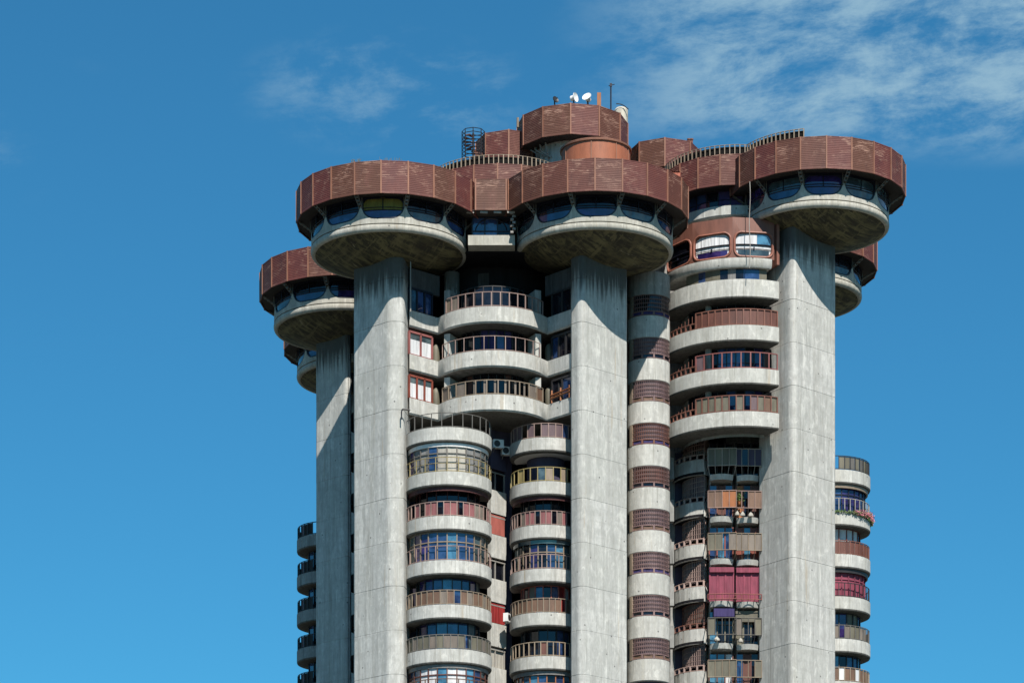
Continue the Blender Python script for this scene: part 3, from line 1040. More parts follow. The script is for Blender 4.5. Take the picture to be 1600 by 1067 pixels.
for i, s in enumerate(specs2):
    zt = zR[i]
    o = ring_balcony(CX2, CY2, RS2, -110, 80, zt, 0.96, 28)
    ceil = zR[i - 1] - 0.96 if i else zt + 2.2
    if s.get('lip'):
        lp = [(RS2 - 0.20, ceil - 0.003), (RS2 - 0.22, ceil - 0.24), (RS2 - 0.28, ceil - 0.25), (RS2 - 0.30, ceil - 0.003)]
        ob('blind_box', MB().lathe(CX2, CY2, lp, -95, 75, 26, True), M[s['lip']], o, True)
    railing(o, CX2, CY2, RS2 - 0.07, -90, 62, zt - 0.02, 0.98, s['n'], s['rail'], s.get('r', 0.03), s.get('infill'))
    if s.get('glz'):
        g = s['glz']
        glazing(o, CX2, CY2, RS2 - s.get('off', 0.8), -80, 66, zt - 0.6, ceil - 0.02, len(g) if len(g) > 3 else 8, s.get('fr', 'steel_d'), g, hb=(0.7,) if s.get('off') else ())
# painted ceiling under the first balcony
ob('ceiling', MB().lathe(CX2, CY2, [(0.1, zR[0] - 0.99), (RS2 - 0.3, zR[0] - 0.99)], -110, 80, 24), M['white'], tower)

# ---- three wide curved terraces between the pillars
XA, YA, RA = PX(770, 204), 4.05, 3.9
zA = [PZ(504, 200.15) - PITCH * i for i in range(3)]
left_pts = [pp(640, 200.9), pp(684.5, 202.6)]
right_pts = [pp(855.5, 202.55), pp(893, 200.8)]


def plan_terrace(d=0.0):
    pts = [(left_pts[0][0] - d * 0.3, left_pts[0][1] + d), (left_pts[1][0] - d * 0.1, left_pts[1][1] + d * 1.2)]
    n = 20
    for i in range(1, n):
        pts.append(pol(XA, YA, RA - d, -66 + 132 * i / n))
    pts += [(right_pts[0][0] + d * 0.1, right_pts[0][1] + d * 1.2), (right_pts[1][0] + d * 0.3, right_pts[1][1] + d)]
    return pts


def strip(pts_o, pts_i, z0, z1, bev=0.0):
    n = len(pts_o)
    vs = [(x, y, z1) for x, y in pts_o] + [(x, y, z0 + bev) for x, y in pts_o] + [(a[0] * 0.5 + b[0] * 0.5, a[1] * 0.5 + b[1] * 0.5, z0) for a, b in zip(pts_o, pts_i)] + [(x, y, z0) for x, y in pts_i] + [(x, y, z1) for x, y in pts_i]
    fs = []
    for q in range(5):
        q2 = (q + 1) % 5
        for i in range(n - 1):
            fs.append((q * n + i, q * n + i + 1, q2 * n + i + 1, q2 * n + i))
    fs.append(tuple(q * n for q in range(5)))
    fs.append(tuple(q * n + n - 1 for q in range(4, -1, -1)))
    return vs, fs


po, pi_ = plan_terrace(0), plan_terrace(0.17)
wing = [
    dict(fr='navy', panes=['gsky', 'gblue', 'gblue'], rail='pinkr', n=13),
    dict(fr='rosew', panes=['curt', 'curt'], rail='pinkr', n=11),
    dict(fr='woodr', panes=['curt', 'curt', 'curt'], rail='tan', n=11),
]
for i, zb in enumerate(zA):
    vs, fs = strip(po, pi_, zb, zb + 1.09, 0.10)
    o = ob('terrace', MB().add(vs, fs), M['par'], tower, True)
    slab = pi_ + [(PX(893, 207), 7.0), (PX(640, 207), 7.0)]
    ob('slab', MB().prism(slab, zb + 0.004, zb + 0.26), M['sooty' if i != 1 else 'old'], o)
    s = wing[i]
    zt = zb + 1.09
    inf = [None] * 13
    if i == 2:
        inf = ['taupe', None, 'taupe', None, None, None, None, None, None, 'taupe', 'brown']
    if i == 0:
        inf = ['tan', 'taupe'] + [None] * 11
    railing(o, XA, YA, RA - 0.08, -62 if i else -55, 62 if i != 1 else 56, zt - 0.02, 1.0, s['n'], s['rail'], 0.036 if i != 1 else 0.024, inf)
    if i == 2:
        for k in range(1, 12):
            x, y = pol(XA, YA, RA - 0.2, -62 + 124 * k / 11.5)
            ob('railing_board', MB().box((x, y, zt + 0.5), (0.14, 0.03, 0.92), R_(-62 + 124 * k / 11.5)), M['taupe'], o)
    ceil = zb + PITCH
    # wing windows, set back a little behind the parapet
    for side, (pa, pb) in enumerate(((left_pts[0], left_pts[1]), (right_pts[0], right_pts[1]))):
        a, b = Vector(pa), Vector(pb)
        d = (b - a)
        L = d.length
        ang = math.atan2(d.y, d.x)
        nrm = Vector((-d.y, d.x)).normalized() * 0.22
        pans = s['panes'] if side == 0 else [['gdark', 'gdark'], ['gblue', 'gdark', 'gdark'], ['gdark', 'gblue']][i]
        frm = s['fr'] if side == 0 else 'steel_d'
        hi = ceil - 0.28
        lo = zt + 0.03
        k = len(pans)
        t0, t1 = (0.04, 0.84) if side == 0 else (0.12, 0.97)
        w = L * (t1 - t0) / k
        fm = MB()
        for j in range(k):
            c = a + d * (t0 + (t1 - t0) * (j + 0.5) / k) + nrm
            ob('window_pane', MB().box((c.x, c.y, (lo + hi) / 2), (w - 0.06, 0.04, hi - lo - 0.05), ang), M[pans[j]], o)
            if pans[j] == 'curt':
                ob('window_pane', MB().box((c.x, c.y, hi - 0.24), (w - 0.08, 0.07, 0.42), ang), M['gteal'], o)
        for j in range(k + 1):
            c = a + d * (t0 + (t1 - t0) * j / k) + nrm * 0.8
            fm.box((c.x, c.y, (lo + hi) / 2), (0.13, 0.12, hi - lo), ang)
        for zz_ in (lo, hi):
            c = a + d * (t0 + t1) / 2 + nrm * 0.8
            fm.box((c.x, c.y, zz_), (L * (t1 - t0), 0.12, 0.14), ang)
        ob('window_frame', fm, M[frm], o)
    # fin walls at the valleys and the room wall behind
    for a, mt in ((-63, 'par'), (63, 'par')):
        x, y = pol(XA, YA, RA - 0.75, a)
        ob('fin_wall', MB().box((x, y, zt + 0.78), (0.42, 1.2, 1.56 + (ceil - zt - 1.56) - 0.02), R_(a * 0.4)), M['par' if i else 'old'], o)
    for a in (-72, 70):
        x, y = pol(XA, YA, RA + 0.15, a)
        f = MB().lathe(x, y + 0.45, [(0.28, zt + 0.0), (0.30, zt + 0.9), (0.25, zt + 1.15), (0.14, zt + 1.30), (0.02, zt + 1.34)], n=14)
        if i:
            ob('fin_wall', f, M['olive'], o, True)
    pl = [['gdark'], ['gdark', 'gdark', 'gdark', 'lav', 'lav', 'gpurp', 'lav', 'gdark', 'gdark'], ['gdark', 'rbrown', 'gdark', 'gdark', 'gdark', 'gdark', 'rbrown', 'gdark', 'gdark']][i]
    glazing(o, XA, YA, RA - 1.5, -58, 58, zt - 0.8, ceil - 0.02, len(pl) if len(pl) > 2 else 8, 'steel_d', pl)
# a wooden planter rail on the lowest right wing
wd = MB()
a, b = Vector(right_pts[0]), Vector(right_pts[1])
for t in (0.18, 0.55, 0.92):
    c = a + (b - a) * t
    wd.box((c.x, c.y - 0.02, zA[2] + 1.09 + 0.42), (0.10, 0.08, 0.85))
for h_ in (0.30, 0.50):
    c0, c1 = a + (b - a) * 0.12, a + (b - a) * 0.95
    wd.bar((c0.x, c0.y - 0.06, zA[2] + 1.09 + h_), (c1.x, c1.y - 0.06, zA[2] + 1.09 + h_ + 0.12), 0.07, 4)
ob('planter_rail', wd, M['wood'], tower)
# top-floor room under the pods: round column, curved wall, dark upper wall
ob('column', MB().lathe(PX(706, 203.6), 3.6, [(0.52, zpod - 1.0), (0.52, zA[0] + 0.2)], n=24), M['pil'], tower, True)
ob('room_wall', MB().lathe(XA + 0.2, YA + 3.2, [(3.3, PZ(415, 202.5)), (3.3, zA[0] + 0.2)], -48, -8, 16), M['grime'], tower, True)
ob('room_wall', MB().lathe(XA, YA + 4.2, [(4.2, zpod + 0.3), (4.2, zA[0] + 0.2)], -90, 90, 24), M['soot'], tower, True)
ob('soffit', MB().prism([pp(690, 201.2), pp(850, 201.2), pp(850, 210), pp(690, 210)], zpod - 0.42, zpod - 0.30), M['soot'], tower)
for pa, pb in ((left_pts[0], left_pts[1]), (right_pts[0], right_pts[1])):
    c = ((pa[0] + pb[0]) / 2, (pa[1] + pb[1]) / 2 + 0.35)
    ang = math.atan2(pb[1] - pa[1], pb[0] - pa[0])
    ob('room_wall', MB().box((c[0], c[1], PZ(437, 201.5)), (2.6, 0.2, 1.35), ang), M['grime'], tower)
pipe = MB().path([pp(641.5, 200.6) + (PZ(487, 200.6),), pp(641.5, 200.6) + (PZ(405, 200.6),)], 0.045, 6)
pipe.path([pp(644, 200.7) + (PZ(404, 200.6),), pp(680, 202.2) + (PZ(416, 202.2),)], 0.03, 6)
ob('drain_pipe', pipe, M['steel_p'], tower)

cb = MB().path([pp(641, 199.6) + (PZ(641, 199.6),), pp(629, 199.5) + (PZ(639, 199.5),), pp(627.5, 199.5) + (PZ(643, 199.5),), pp(627.5, 199.5) + (PZ(655, 199.5),)], 0.05, 5)
ob('cable', cb, M['steel_d'], tower)

# ---- recessed wall between the two stacks: parapets, windows, awnings
wa, wb = pp(764, 203.6), pp(788.5, 204.8)
ang = math.atan2(wb[1] - wa[1], wb[0] - wa[0])
wc = ((wa[0] + wb[0]) / 2, (wa[1] + wb[1]) / 2)
wL = math.hypot(wb[0] - wa[0], wb[1] - wa[1])
fill = ['slot', 'gdark', 'salmon', 'gdark', 'red', 'beige', 'gdark', 'gdark', 'gdark']
for i in range(8):
    zt = PZ(768 + 69.0 * (i - 1), 204.2)
    nm = ob('wall_panel', MB().box((wc[0], wc[1], zt - 0.78), (wL, 0.3, 1.56), ang), M['par' if i else 'slot'], tower)
    if i > 0:
        k = fill[i]
        out = 0.10 if k in ('salmon', 'red') else -0.08
        ob('window_pane', MB().box((wc[0], wc[1] - out, zt + 0.70), (wL - 0.06, 0.05, 1.30), ang), M[k], nm)
        fm = MB()
        fm.box((wc[0], wc[1] - 0.06, zt + 1.22), (wL, 0.12, 0.08), ang)
        if k not in ('salmon', 'red'):
            for t in (-0.12, 0.46):
                fm.box((wc[0] + wL * t * math.cos(ang), wc[1] + wL * t * math.sin(ang) - 0.06, zt + 0.62), (0.07, 0.10, 1.2), ang)
        ob('window_frame', fm, M['steel_p'], nm)
ob('slot_wall', MB().prism([pp(763, 204.6), pp(789, 205.3), pp(800, 205.6), pp(800, 207), pp(763, 207)], 20, PZ(655, 205)), M['slot'], tower)

# ---- concrete cylinder with bar grilles beside the centre pillar
GX, GY, GR = PX(1013.5, 206.5), 6.5, 1.46
zG = [PZ(527 + 67 * i, 205.1) for i in range(9)]     # bottoms of the concrete bands
ob('shaft', MB().lathe(GX, GY, [(GR - 0.28, zG[0] + 4.2), (GR - 0.28, 20)], n=32), M['slot'], tower, True)
topc = MB().lathe(GX, GY, [(GR + 0.02, PZ(424, 205.1)), (GR + 0.02, zG[0] + PITCH), (GR - 0.10, zG[0] + PITCH - 0.02), (GR - 0.3, zG[0] + PITCH - 0.02)], n=40)
ob('shaft_band', topc, M['old'], tower, True)
for i, zb in enumerate(zG):
    zt = zb + 1.50
    b = MB().lathe(GX, GY, [(GR - 0.3, zb), (GR - 0.05, zb), (GR, zb + 0.05), (GR, zb + 0.08), (GR, zt - 0.05), (GR, zt - 0.02), (GR - 0.03, zt), (GR - 0.3, zt)], n=40)
    o = ob('shaft_band', b, M['par'], tower, True)
    g = MB()
    cell = 2.6
    nb = 22
    h0, h1 = zt + 0.30, zb + PITCH - 0.03
    for k in range(nb + 1):
        a = -52 + 128 * k / nb
        x, y = pol(GX, GY, GR - 0.03, a)
        g.box((x, y, (h0 + h1) / 2), (0.022, 0.022, h1 - h0), R_(a))
    for k in range(5):
        zz_ = h0 + (h1 - h0) * k / 4
        g.path([pol(GX, GY, GR - 0.03, -52 + 128 * q / nb) + (zz_,) for q in range(nb + 1)], 0.026 if k else 0.04, 4)
    for k in range(5):
        a = -52 + 128 * k / 4
        x, y = pol(GX, GY, GR - 0.03, a)
        g.box((x, y, zt + 0.14), (0.12, 0.06, 0.30), R_(a))
    g.path([pol(GX, GY, GR - 0.03, -52 + 128 * q / nb) + (zt + 0.03,) for q in range(nb + 1)], 0.04, 4)
    ob('grille', g, M['rail_b' if i == 3 else 'mbar'], o)
    sh = MB().lathe(GX, GY, [(GR - 0.10, h0 + 0.02), (GR - 0.10, h1)], -50, 76, 24)
    ob('blind', sh, M[('gdark', 'mauve', 'mauve', 'mauve', 'rbrown', 'mauve', 'mauve', 'mauve', 'mauve')[i]], o, True)
    bl = MB()
    for k in range(4):
        a = -36 + 32 * k
        x, y = pol(GX, GY, GR - 0.08, a)
        bl.box((x, y, zt + 0.14), (0.62, 0.04, 0.22), R_(a))
    ob('window_pane', bl, M[('lav', 'gdark', 'brown')[i % 3]], o)
    e = MB()
    x, y = pol(GX, GY, GR - 0.08, -58)
    e.box((x, y, (zt + zb + PITCH) / 2), (0.28, 0.2, PITCH - 1.52), R_(-58))
    ob('jamb', e, M['tan'], o)

# ---- right-hand drum: rust window storey and four long curved terraces
BX, BY, RB = PX(1152.5, 209.4), 9.4, 5.34
zB = [PZ(466, 204.1) - PITCH * i for i in range(4)]
A0, A1 = -86, 27.5
ob('drum_wall', MB().lathe(BX, BY, [(0.1, PZ(345, 205)), (RB - 1.5, PZ(345, 205)), (RB - 1.5, zB[3] - 0.2)], -100, 24, 40), M['old'], tower, True)
# rust storey
zr0, zr1 = PZ(404, 204.2), PZ(345, 204.2)
ledge = MB().lathe(BX, BY, [(RB + 0.02, zr0 + 0.02), (RB + 0.02, zr0 - 0.42), (RB - 0.10, zr0 - 0.60), (RB - 1.6, zr0 - 0.62), (RB - 1.6, zr0 - 0.1), (RB - 0.3, zr0 + 0.02)], A0, 21.5, 40, True)
led_o = ob('ledge', ledge, M['par'], tower, True)
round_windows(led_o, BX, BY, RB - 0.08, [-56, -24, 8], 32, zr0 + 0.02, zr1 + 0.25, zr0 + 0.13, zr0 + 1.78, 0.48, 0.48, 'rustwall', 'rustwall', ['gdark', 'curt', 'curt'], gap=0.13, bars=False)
for a in (-56, -24, 8):
    fm = MB()
    for f, r_ in ((0.62, 0.05), (0.45, 0.03)):
        fm.path([pol(BX, BY, RB - 0.13, a + t) + (zr0 + 0.13 + 1.65 * f - 0.2,) for t in (-14, -7, 0, 7, 14)], r_, 4)
    fm.box(pol(BX, BY, RB - 0.11, a) + (zr0 + 0.70,), (0.08, 0.08, 0.16), R_(a))
    ob('window_bar', fm, M['navy'], led_o)
for a, k in ((-56, 'gdark'), (-24, 'gpurp'), (8, 'gteal')):
    lp = MB().lathe(BX, BY, [(RB - 0.17, zr0 + 0.18), (RB - 0.17, zr0 + 0.62)], a - 12, a + 12, 8)
    ob('window_pane', lp, M[k], led_o)
# a blue pane across the right window, sky reflection put into its colour
lp = MB().lathe(BX, BY, [(RB - 0.165, zr0 + 0.95), (RB - 0.165, zr0 + 1.72)], 10.5, 21, 6)
ob('window_pane', lp, M['gsky'], led_o)
ob('return_wall', MB().box(pol(BX, BY, RB - 0.9, 26.5) + ((zr0 + zr1) / 2,), (0.2, 1.9, zr1 - zr0 + 0.6), R_(26)), M['rustwall'], tower)
# strip window under the ledge
for k in range(11):
    a = -46 + k * 6.2
    c = ['olive', 'olive', 'gblue', 'olive', 'olive', 'gdark', 'greyb', 'gdark', 'gblue', 'gblue', 'olive'][k]
    p = pol(BX, BY, RB - 0.4, a)
    ob('window_pane', MB().box(p + (zr0 - 0.95,), (0.54, 0.04, 0.9), R_(a)), M[c], led_o)
rspec = [
    None,
    dict(rail='rail_b', inf=['rbrown']),
    dict(rail='rosew', inf=['mauve', None, None, None, None, None, None, None, None, None, None]),
    dict(rail='rail_b', inf=['olive', 'olive', 'olive', 'olive', 'olive', None, 'olive', None, 'mauve', 'olive', 'brown']),
]
for i, zb in enumerate(zB):
    h = 1.30 if i == 0 else 1.12
    o = ring_balcony(BX, BY, RB, A0, A1, zb + h, h, 44, 'par', 1.7, name='terrace')
    zt = zb + h
    s = rspec[i]
    if s:
        n = 12 if i != 2 else 9
        railing(o, BX, BY, RB - 0.09, -37, A1 - 1.0, zt - 0.02, 1.12, n, s['rail'], 0.042, s['inf'])
        lo = MB()
        pts = [pol(BX, BY, RB - 0.09, -66 + 29 * k / 6) for k in range(7)]
        for k, (x, y) in enumerate(pts):
            lo.box((x, y, zt + 0.2), (0.10, 0.08, 0.42), R_(-66 + 29 * k / 6))
        lo.path([(x, y, zt + 0.42) for x, y in pts], 0.055, 4)
        lo.path([(x, y, zt + 0.03) for x, y in pts], 0.05, 4)
        ob('railing', lo, M['rail_b'], o)
        tr = MB()
        for k in range(8):
            x, y = pol(BX, BY, RB - 0.12, -62 + 25 * k / 7)
            tr.box((x, y, zt + 0.42 + 0.045 * k), (0.03, 0.03, 0.09 * k + 0.02), R_(-60))
        ob('trellis', tr, M['rail_b'], o)
        g = ['gdark', 'gdark', 'gdark', 'gdark', 'gblue', 'gblue', 'gblue', 'gdark', 'gpurp', 'gdark']
        if i == 3:
            g = ['gdark', 'gdark', 'gdark', 'gdark', 'gdark', 'gblue', 'gdark', 'gblue', 'gpurp', 'gdark']
        if i == 1:
            g = ['gdark']
        glazing(o, BX, BY, RB - 1.35, -60, 30, zt - 0.8, zb + PITCH - 0.02, 10, 'steel_d', g)
cl_ = MB()
for i in range(4):
    cl_.lathe(*pol(BX, BY, RB - 1.2, -33), [(0.22, zB[i] + 0.5), (0.22, zB[i] + PITCH)], n=12)
ob('column', cl_, M['old'], tower, True)

# ---- lower right: faceted concrete balconies with bar grilles
FXc, FYc, FR = PX(1112, 210.6), 10.7, 2.75
fz = [PZ(717 + 66 * i, 208) for i in range(8)]


def facet_plan(rad, dz=0):
    pts = [pol(FXc, FYc, rad, a) for a in (-100, -90, -80, -70, -58, -47, -36, -25, -15)]
    e = Vector(pts[-1])
    pts += [(PX(1104.5, 208.6), e.y + 0.42), (PX(1107.5, 210.5), 11.0)]
    return pts


for i, zt in enumerate(fz):
    pts = facet_plan(FR)
    low = facet_plan(FR + 0.02)
    n = len(pts)
    m_ = MB()
    zb = zt - 1.05
    lo = [(x + 0.22 * max(0, (k - 7)) / 3, y, zb) for k, (x, y) in enumerate(low)]
    vs = [(x, y, zt) for x, y in pts] + lo + [(x + 0.1, y + 0.22, zb) for x, y, _ in lo] + [(x, y + 0.2, zt) for x, y in pts]
    fs = [(q * n + k, q * n + k + 1, ((q + 1) % 4) * n + k + 1, ((q + 1) % 4) * n + k) for q in range(4) for k in range(n - 1)]
    m_.add(vs, fs)
    o = ob('balcony', m_, M['par'], tower)
    ob('slab', MB().prism(low + [(PX(1108, 213), 13.0), (PX(1060, 213), 13.0)], zb + 0.01, zb + 0.2), M['soot'], o)
    g = MB()
    zc = zb + PITCH - 0.02
    gp = [pol(FXc, FYc, FR - 0.62 * (1 - k_ / 6.0) ** 0.8 - 0.04, a_) for k_, a_ in enumerate((-80, -70, -58, -47, -36, -25, -15))] + [(pts[-2][0] - 0.05, pts[-2][1] + 0.02), pts[-1]]
    for k in range(len(gp) - 1):
        a, b = Vector(gp[k]), Vector(gp[k + 1])
        nn = 3
        for q in range(nn + (1 if k == len(gp) - 2 else 0)):
            c = a + (b - a) * q / nn
            g.box((c.x, c.y + 0.06, (zt + 0.36 + zc) / 2), (0.035, 0.035, zc - zt - 0.36))
        for hh in range(5):
            zz_ = zt + 0.40 + (zc - zt - 0.45) * hh / 4
            g.bar((a.x, a.y + 0.06, zz_), (b.x, b.y + 0.06, zz_), 0.025, 4)
    ep = pts[1:]
    for k in range(len(ep) - 1):
        a, b = ep[k], ep[k + 1]
        g.box((a[0], a[1] + 0.07, zt + 0.18), (0.13, 0.10, 0.36))
        for hh in (0.03, 0.36):
            g.bar((a[0], a[1] + 0.07, zt + hh), (b[0], b[1] + 0.07, zt + hh), 0.05, 4)
    ob('grille', g, M['rail_b' if i in (4,) else 'pinkr'], o)
    bd = MB()
    bl = [(x * 0.97 + FXc * 0.03, y + 0.2) for x, y in gp[:7]]
    for k in range(len(bl) - 1):
        (xa, ya), (xb, yb) = bl[k], bl[k + 1]
        bd.add([(xa, ya, zt + 0.35), (xb, yb, zt + 0.35), (xb, yb, zc), (xa, ya, zc)], [(0, 1, 2, 3)])
    ob('blind', bd, M[('gdark', 'mauve', 'gdark', 'mauve', 'taupe', 'mauve', 'gdark', 'mauve')[i]], o)
    jm = MB().bar((PX(1109, 208.8), 9.1, zt - 0.3), (PX(1105, 208.8), 9.1, zc), 0.10, 4)
    ob('jamb', jm, M['tan'], o)
    x = PX(1050.5, 208.5)
    ob('edge_pier', MB().box((x, 9.2, zt - 0.4), (0.28, 0.6, 1.5)), M['old'], o)
ob('drum_wall', MB().prism([(PX(1054, 211), 10.4), (PX(1108, 211), 10.4), (PX(1190, 211), 11.2), (PX(1190, 214), 14), (PX(1050, 214), 14)], 20, zB[3]), M['slot'], tower)

# ---- lower right: paired metal balconies on curved concrete brackets
SXa, SXb = PX(1128, 207), PX(1169, 207)
sy = 7.7
fronts = [
    (['olive', 'olive', 'olive', 'olive'], ['slot', 'gdark', 'slot', 'slot'], 'steel_p', False),
    (['brown', 'brown', 'wood', 'wood'], [None, None, 'brown', 'brown'], 'pinkr', True),
    (['olive', 'olive', None, 'taupe'], ['taupe', 'taupe', 'taupe', 'taupe'], 'tan', True),
    ([None, None, None, None], [None, None, None, None], 'rosew', True),
    (['olive', None, None, None], ['taupe', None, None, 'olive'], 'rail_g', True),
    (['olive', 'olive', 'olive', 'olive'], [None, None, None, 'olive'], 'tan', True),
    (['olive', 'olive', 'olive', 'olive'], [None, 'olive', None, 'olive'], 'tan', True),
]
glz_cols = [['gdark'] * 6, ['gblue', 'rbrown', 'gblue', 'wood', 'gdark', 'rbrown'], ['gblue', 'gsky', 'gblue', 'woodr', 'gsky', 'woodr'], ['magenta'] * 6, ['gsky', 'gdark', 'gdark', 'olive', 'gdark', 'gdark'], ['gsky', 'gsky', 'curt', 'gblue', 'rbrown', 'gdark'], ['gdark'] * 6]
for i in range(7):
    zl = PZ(740 + 66 * i, 207.0)      # top of the concrete ledge
    o = None
    for half, (xc, wid, dpt, yoff) in enumerate(((SXa, PX(1150, 207) - PX(1106, 207), 0.0, 0.0), (SXb, PX(1190, 207) - PX(1148.5, 207), 0.25, 0.12))):
        m_ = MB()
        n = 9
        top, bot, inn = [], [], []
        for k in range(n):
            t = -1 + 2 * k / (n - 1)
            x = xc + t * wid * 0.42
            y = sy - 0.75 + yoff + 0.34 * t * t
            top.append((x, y, zl - 0.04 * half))
            bot.append((xc + t * wid * 0.40, y + 0.10, zl - 0.36 - 0.04 * half))
            inn.append((xc + t * wid * 0.36, sy + 1.2, zl - 0.42))
        vs = top + bot + inn
        fs = [(k, k + 1, n + k + 1, n + k) for k in range(n - 1)] + [(n + k, n + k + 1, 2 * n + k + 1, 2 * n + k) for k in range(n - 1)]
        vs += [(x, sy + 1.2, z) for x, y, z in top]
        fs += [(k, 3 * n + k, 3 * n + k + 1, k + 1) for k in range(n - 1)]
        m_.add(vs, fs)
        # side brackets, the lower edge drawn in
        for sgn in (-1, 1):
            x = xc + sgn * wid * 0.41
            m_.add([(x, sy - 0.35 + yoff, zl), (x, sy + 1.3, zl), (x, sy + 1.3, zl - 0.9), (x - sgn * 0.12, sy, zl - 0.45)], [(0, 1, 2, 3)])
        lo_ = ob('balcony', m_, M['par'], tower, True)
        o = o or lo_
        # railing above the ledge
        brd, mat = fronts[i][half], fronts[i][2]
        z0, h = zl + 0.52, 1.16
        rm = MB()
        x0_, x1_ = xc - wid * 0.5, xc + wid * 0.5
        yl = sy - 1.0 + yoff
        yr = yl + 0.10 * (1 if half else -0.5)
        p0, p1 = (x0_, yl + 0.15 * (1 - half)), (x1_, yr)
        low = i == 3
        hh = 0.35 if low else h
        z0r = zl + 0.06 if low else z0
        for zz_ in (z0r, z0r + hh):
            rm.bar(p0 + (zz_,), p1 + (zz_,), 0.035, 4)
            rm.bar(p0 + (zz_,), (x0_, sy + 1.0, zz_), 0.03, 4)
            rm.bar(p1 + (zz_,), (x1_, sy + 1.0, zz_), 0.03, 4)
        for k in range(5):
            t = k / 4
            x, y = p0[0] + (p1[0] - p0[0]) * t, p0[1] + (p1[1] - p0[1]) * t
            rm.bar((x, y, z0r), (x, y, z0r + hh), 0.03, 4)
            rm.bar((x, y, z0r), (x * 0.86 + xc * 0.14, sy - 0.5 + yoff, zl - 0.05), 0.022, 4)
        ob('railing', rm, M[mat], lo_)
        for k in range(4):
            if not brd[k]:
                continue
            t = (k + 0.5) / 4
            x, y = p0[0] + (p1[0] - p0[0]) * t, p0[1] + (p1[1] - p0[1]) * t + 0.04
            ob('railing_board', MB().box((x, y, z0 + h / 2), (wid / 4 * 0.93, 0.03, h * 0.97), math.atan2(p1[1] - p0[1], p1[0] - p0[0])), M[brd[k]], lo_)
        # glazing behind
        gc_ = glz_cols[i][half * 3:half * 3 + 3]
        yg = sy - 0.35 + yoff if i == 3 else sy + 0.2
        ztop = zl + 2.35
        fm = MB()
        for k in range(3):
            t = (k + 0.5) / 3
            x = xc - wid * 0.42 + wid * 0.84 * t
            ob('window_pane', MB().box((x, yg, (zl + ztop) / 2), (wid * 0.28 * 0.86, 0.05, ztop - zl - 0.1)), M[gc_[k]], lo_)
            fm.box((xc - wid * 0.42 + wid * 0.28 * k, yg - 0.03, (zl + ztop) / 2), (0.09, 0.09, ztop - zl))
        fm.box((xc + wid * 0.42, yg - 0.03, (zl + ztop) / 2), (0.09, 0.09, ztop - zl))
        ob('window_frame', fm, M[['steel_d', 'rbrown', 'woodr', 'magenta', 'olive', 'rbrown', 'steel_d'][i]], lo_)
        if i == 3:
            vl = MB().box((xc, yg - 0.12, ztop - 0.18), (wid * 0.86, 0.2, 0.34))
            ob('valance', vl, M['magenta'], lo_)
        if i == 4 and half == 0:
            aw = MB().prism([(xc - 0.55, sy - 0.6), (xc + wid * 0.45, sy - 0.6), (xc + wid * 0.45, sy + 0.1), (xc - 0.55, sy + 0.1)], zl + 1.85, zl + 2.40)
            ob('awning', aw, M['lav'], lo_)
        if i == 4 and half == 1:
            ob('awning', MB().box((xc, sy + 0.0, zl + 1.95), (wid * 0.9, 0.3, 0.75)), M['olive'], lo_)

# ---- outer right stack
OX, OY, OR_ = PX(1299, 211), 11.0, 2.72
zO = [PZ(733, 208.3) - PITCH * i for i in range(8)]
ob('stair_wall', MB().lathe(OX, OY, [(1.5, zO[0] - 1), (1.5, 20)], -170, 170, 24), M['slot'], tower, True)
ospec = [
    dict(rail='steel_d', inf=['olive', 'olive', 'mauve', 'olive', None, 'olive', 'olive', 'rail_g', 'olive', 'rail_g']),
    dict(rail='steel_p', inf=[None], full=['gblue', 'gblue', 'gpurp', 'gblue', 'gpurp', 'gpurp', 'gpurp'], fr='navy', lip='tan'),
    dict(rail='rail_b', inf=['rbrown'], glz=['curt', 'curt', 'curt', 'curt', 'curt', 'curt', 'gdark'], fr='woodr'),
    dict(rail='steel_d', inf=[None], full=['magenta'], fr='magenta', lip='steel_d'),
    dict(rail='rail_g', inf=['taupe', 'taupe', None, 'taupe', 'taupe', None, 'taupe', 'olive', 'olive'], glz=['olive', 'olive', 'gpurp', 'gpurp'], fr='steel_d'),
    dict(rail='tan', inf=['brown', 'curt', 'brown', 'brown', 'brown', 'curt', 'brown'], glz=['gblue', 'gblue', 'gsky', 'gdark'], fr='steel_d'),
    dict(rail='tan', inf=['brown'], glz=['gdark'], fr='steel_d'),
]
for i, s in enumerate(ospec):
    zt = zO[i]
    o = ring_balcony(OX, OY, OR_, -60, 170, zt, 0.98, 34)
    ceil = zO[i - 1] - 0.98 if i else zt + 2
    if s.get('lip'):
        lp = [(OR_ - 0.16, ceil - 0.003), (OR_ - 0.18, ceil - 0.24), (OR_ - 0.28, ceil - 0.25), (OR_ - 0.30, ceil - 0.003)]
        ob('blind_box', MB().lathe(OX, OY, lp, -50, 150, 30, True), M[s['lip']], o, True)
    railing(o, OX, OY, OR_ - 0.08, -40, 150, zt - 0.02, 0.98, 21, s['rail'], 0.028, s['inf'])
    if s.get('full'):
        glazing(o, OX, OY, OR_ - 0.42, -40, 140, zt - 0.1, ceil - 0.02, 14, s['fr'], s['full'], hb=(0.68,))
    elif s.get('glz'):
        glazing(o, OX, OY, OR_ - 0.75, -40, 140, zt - 0.6, ceil - 0.02, 11, s['fr'], s['glz'])

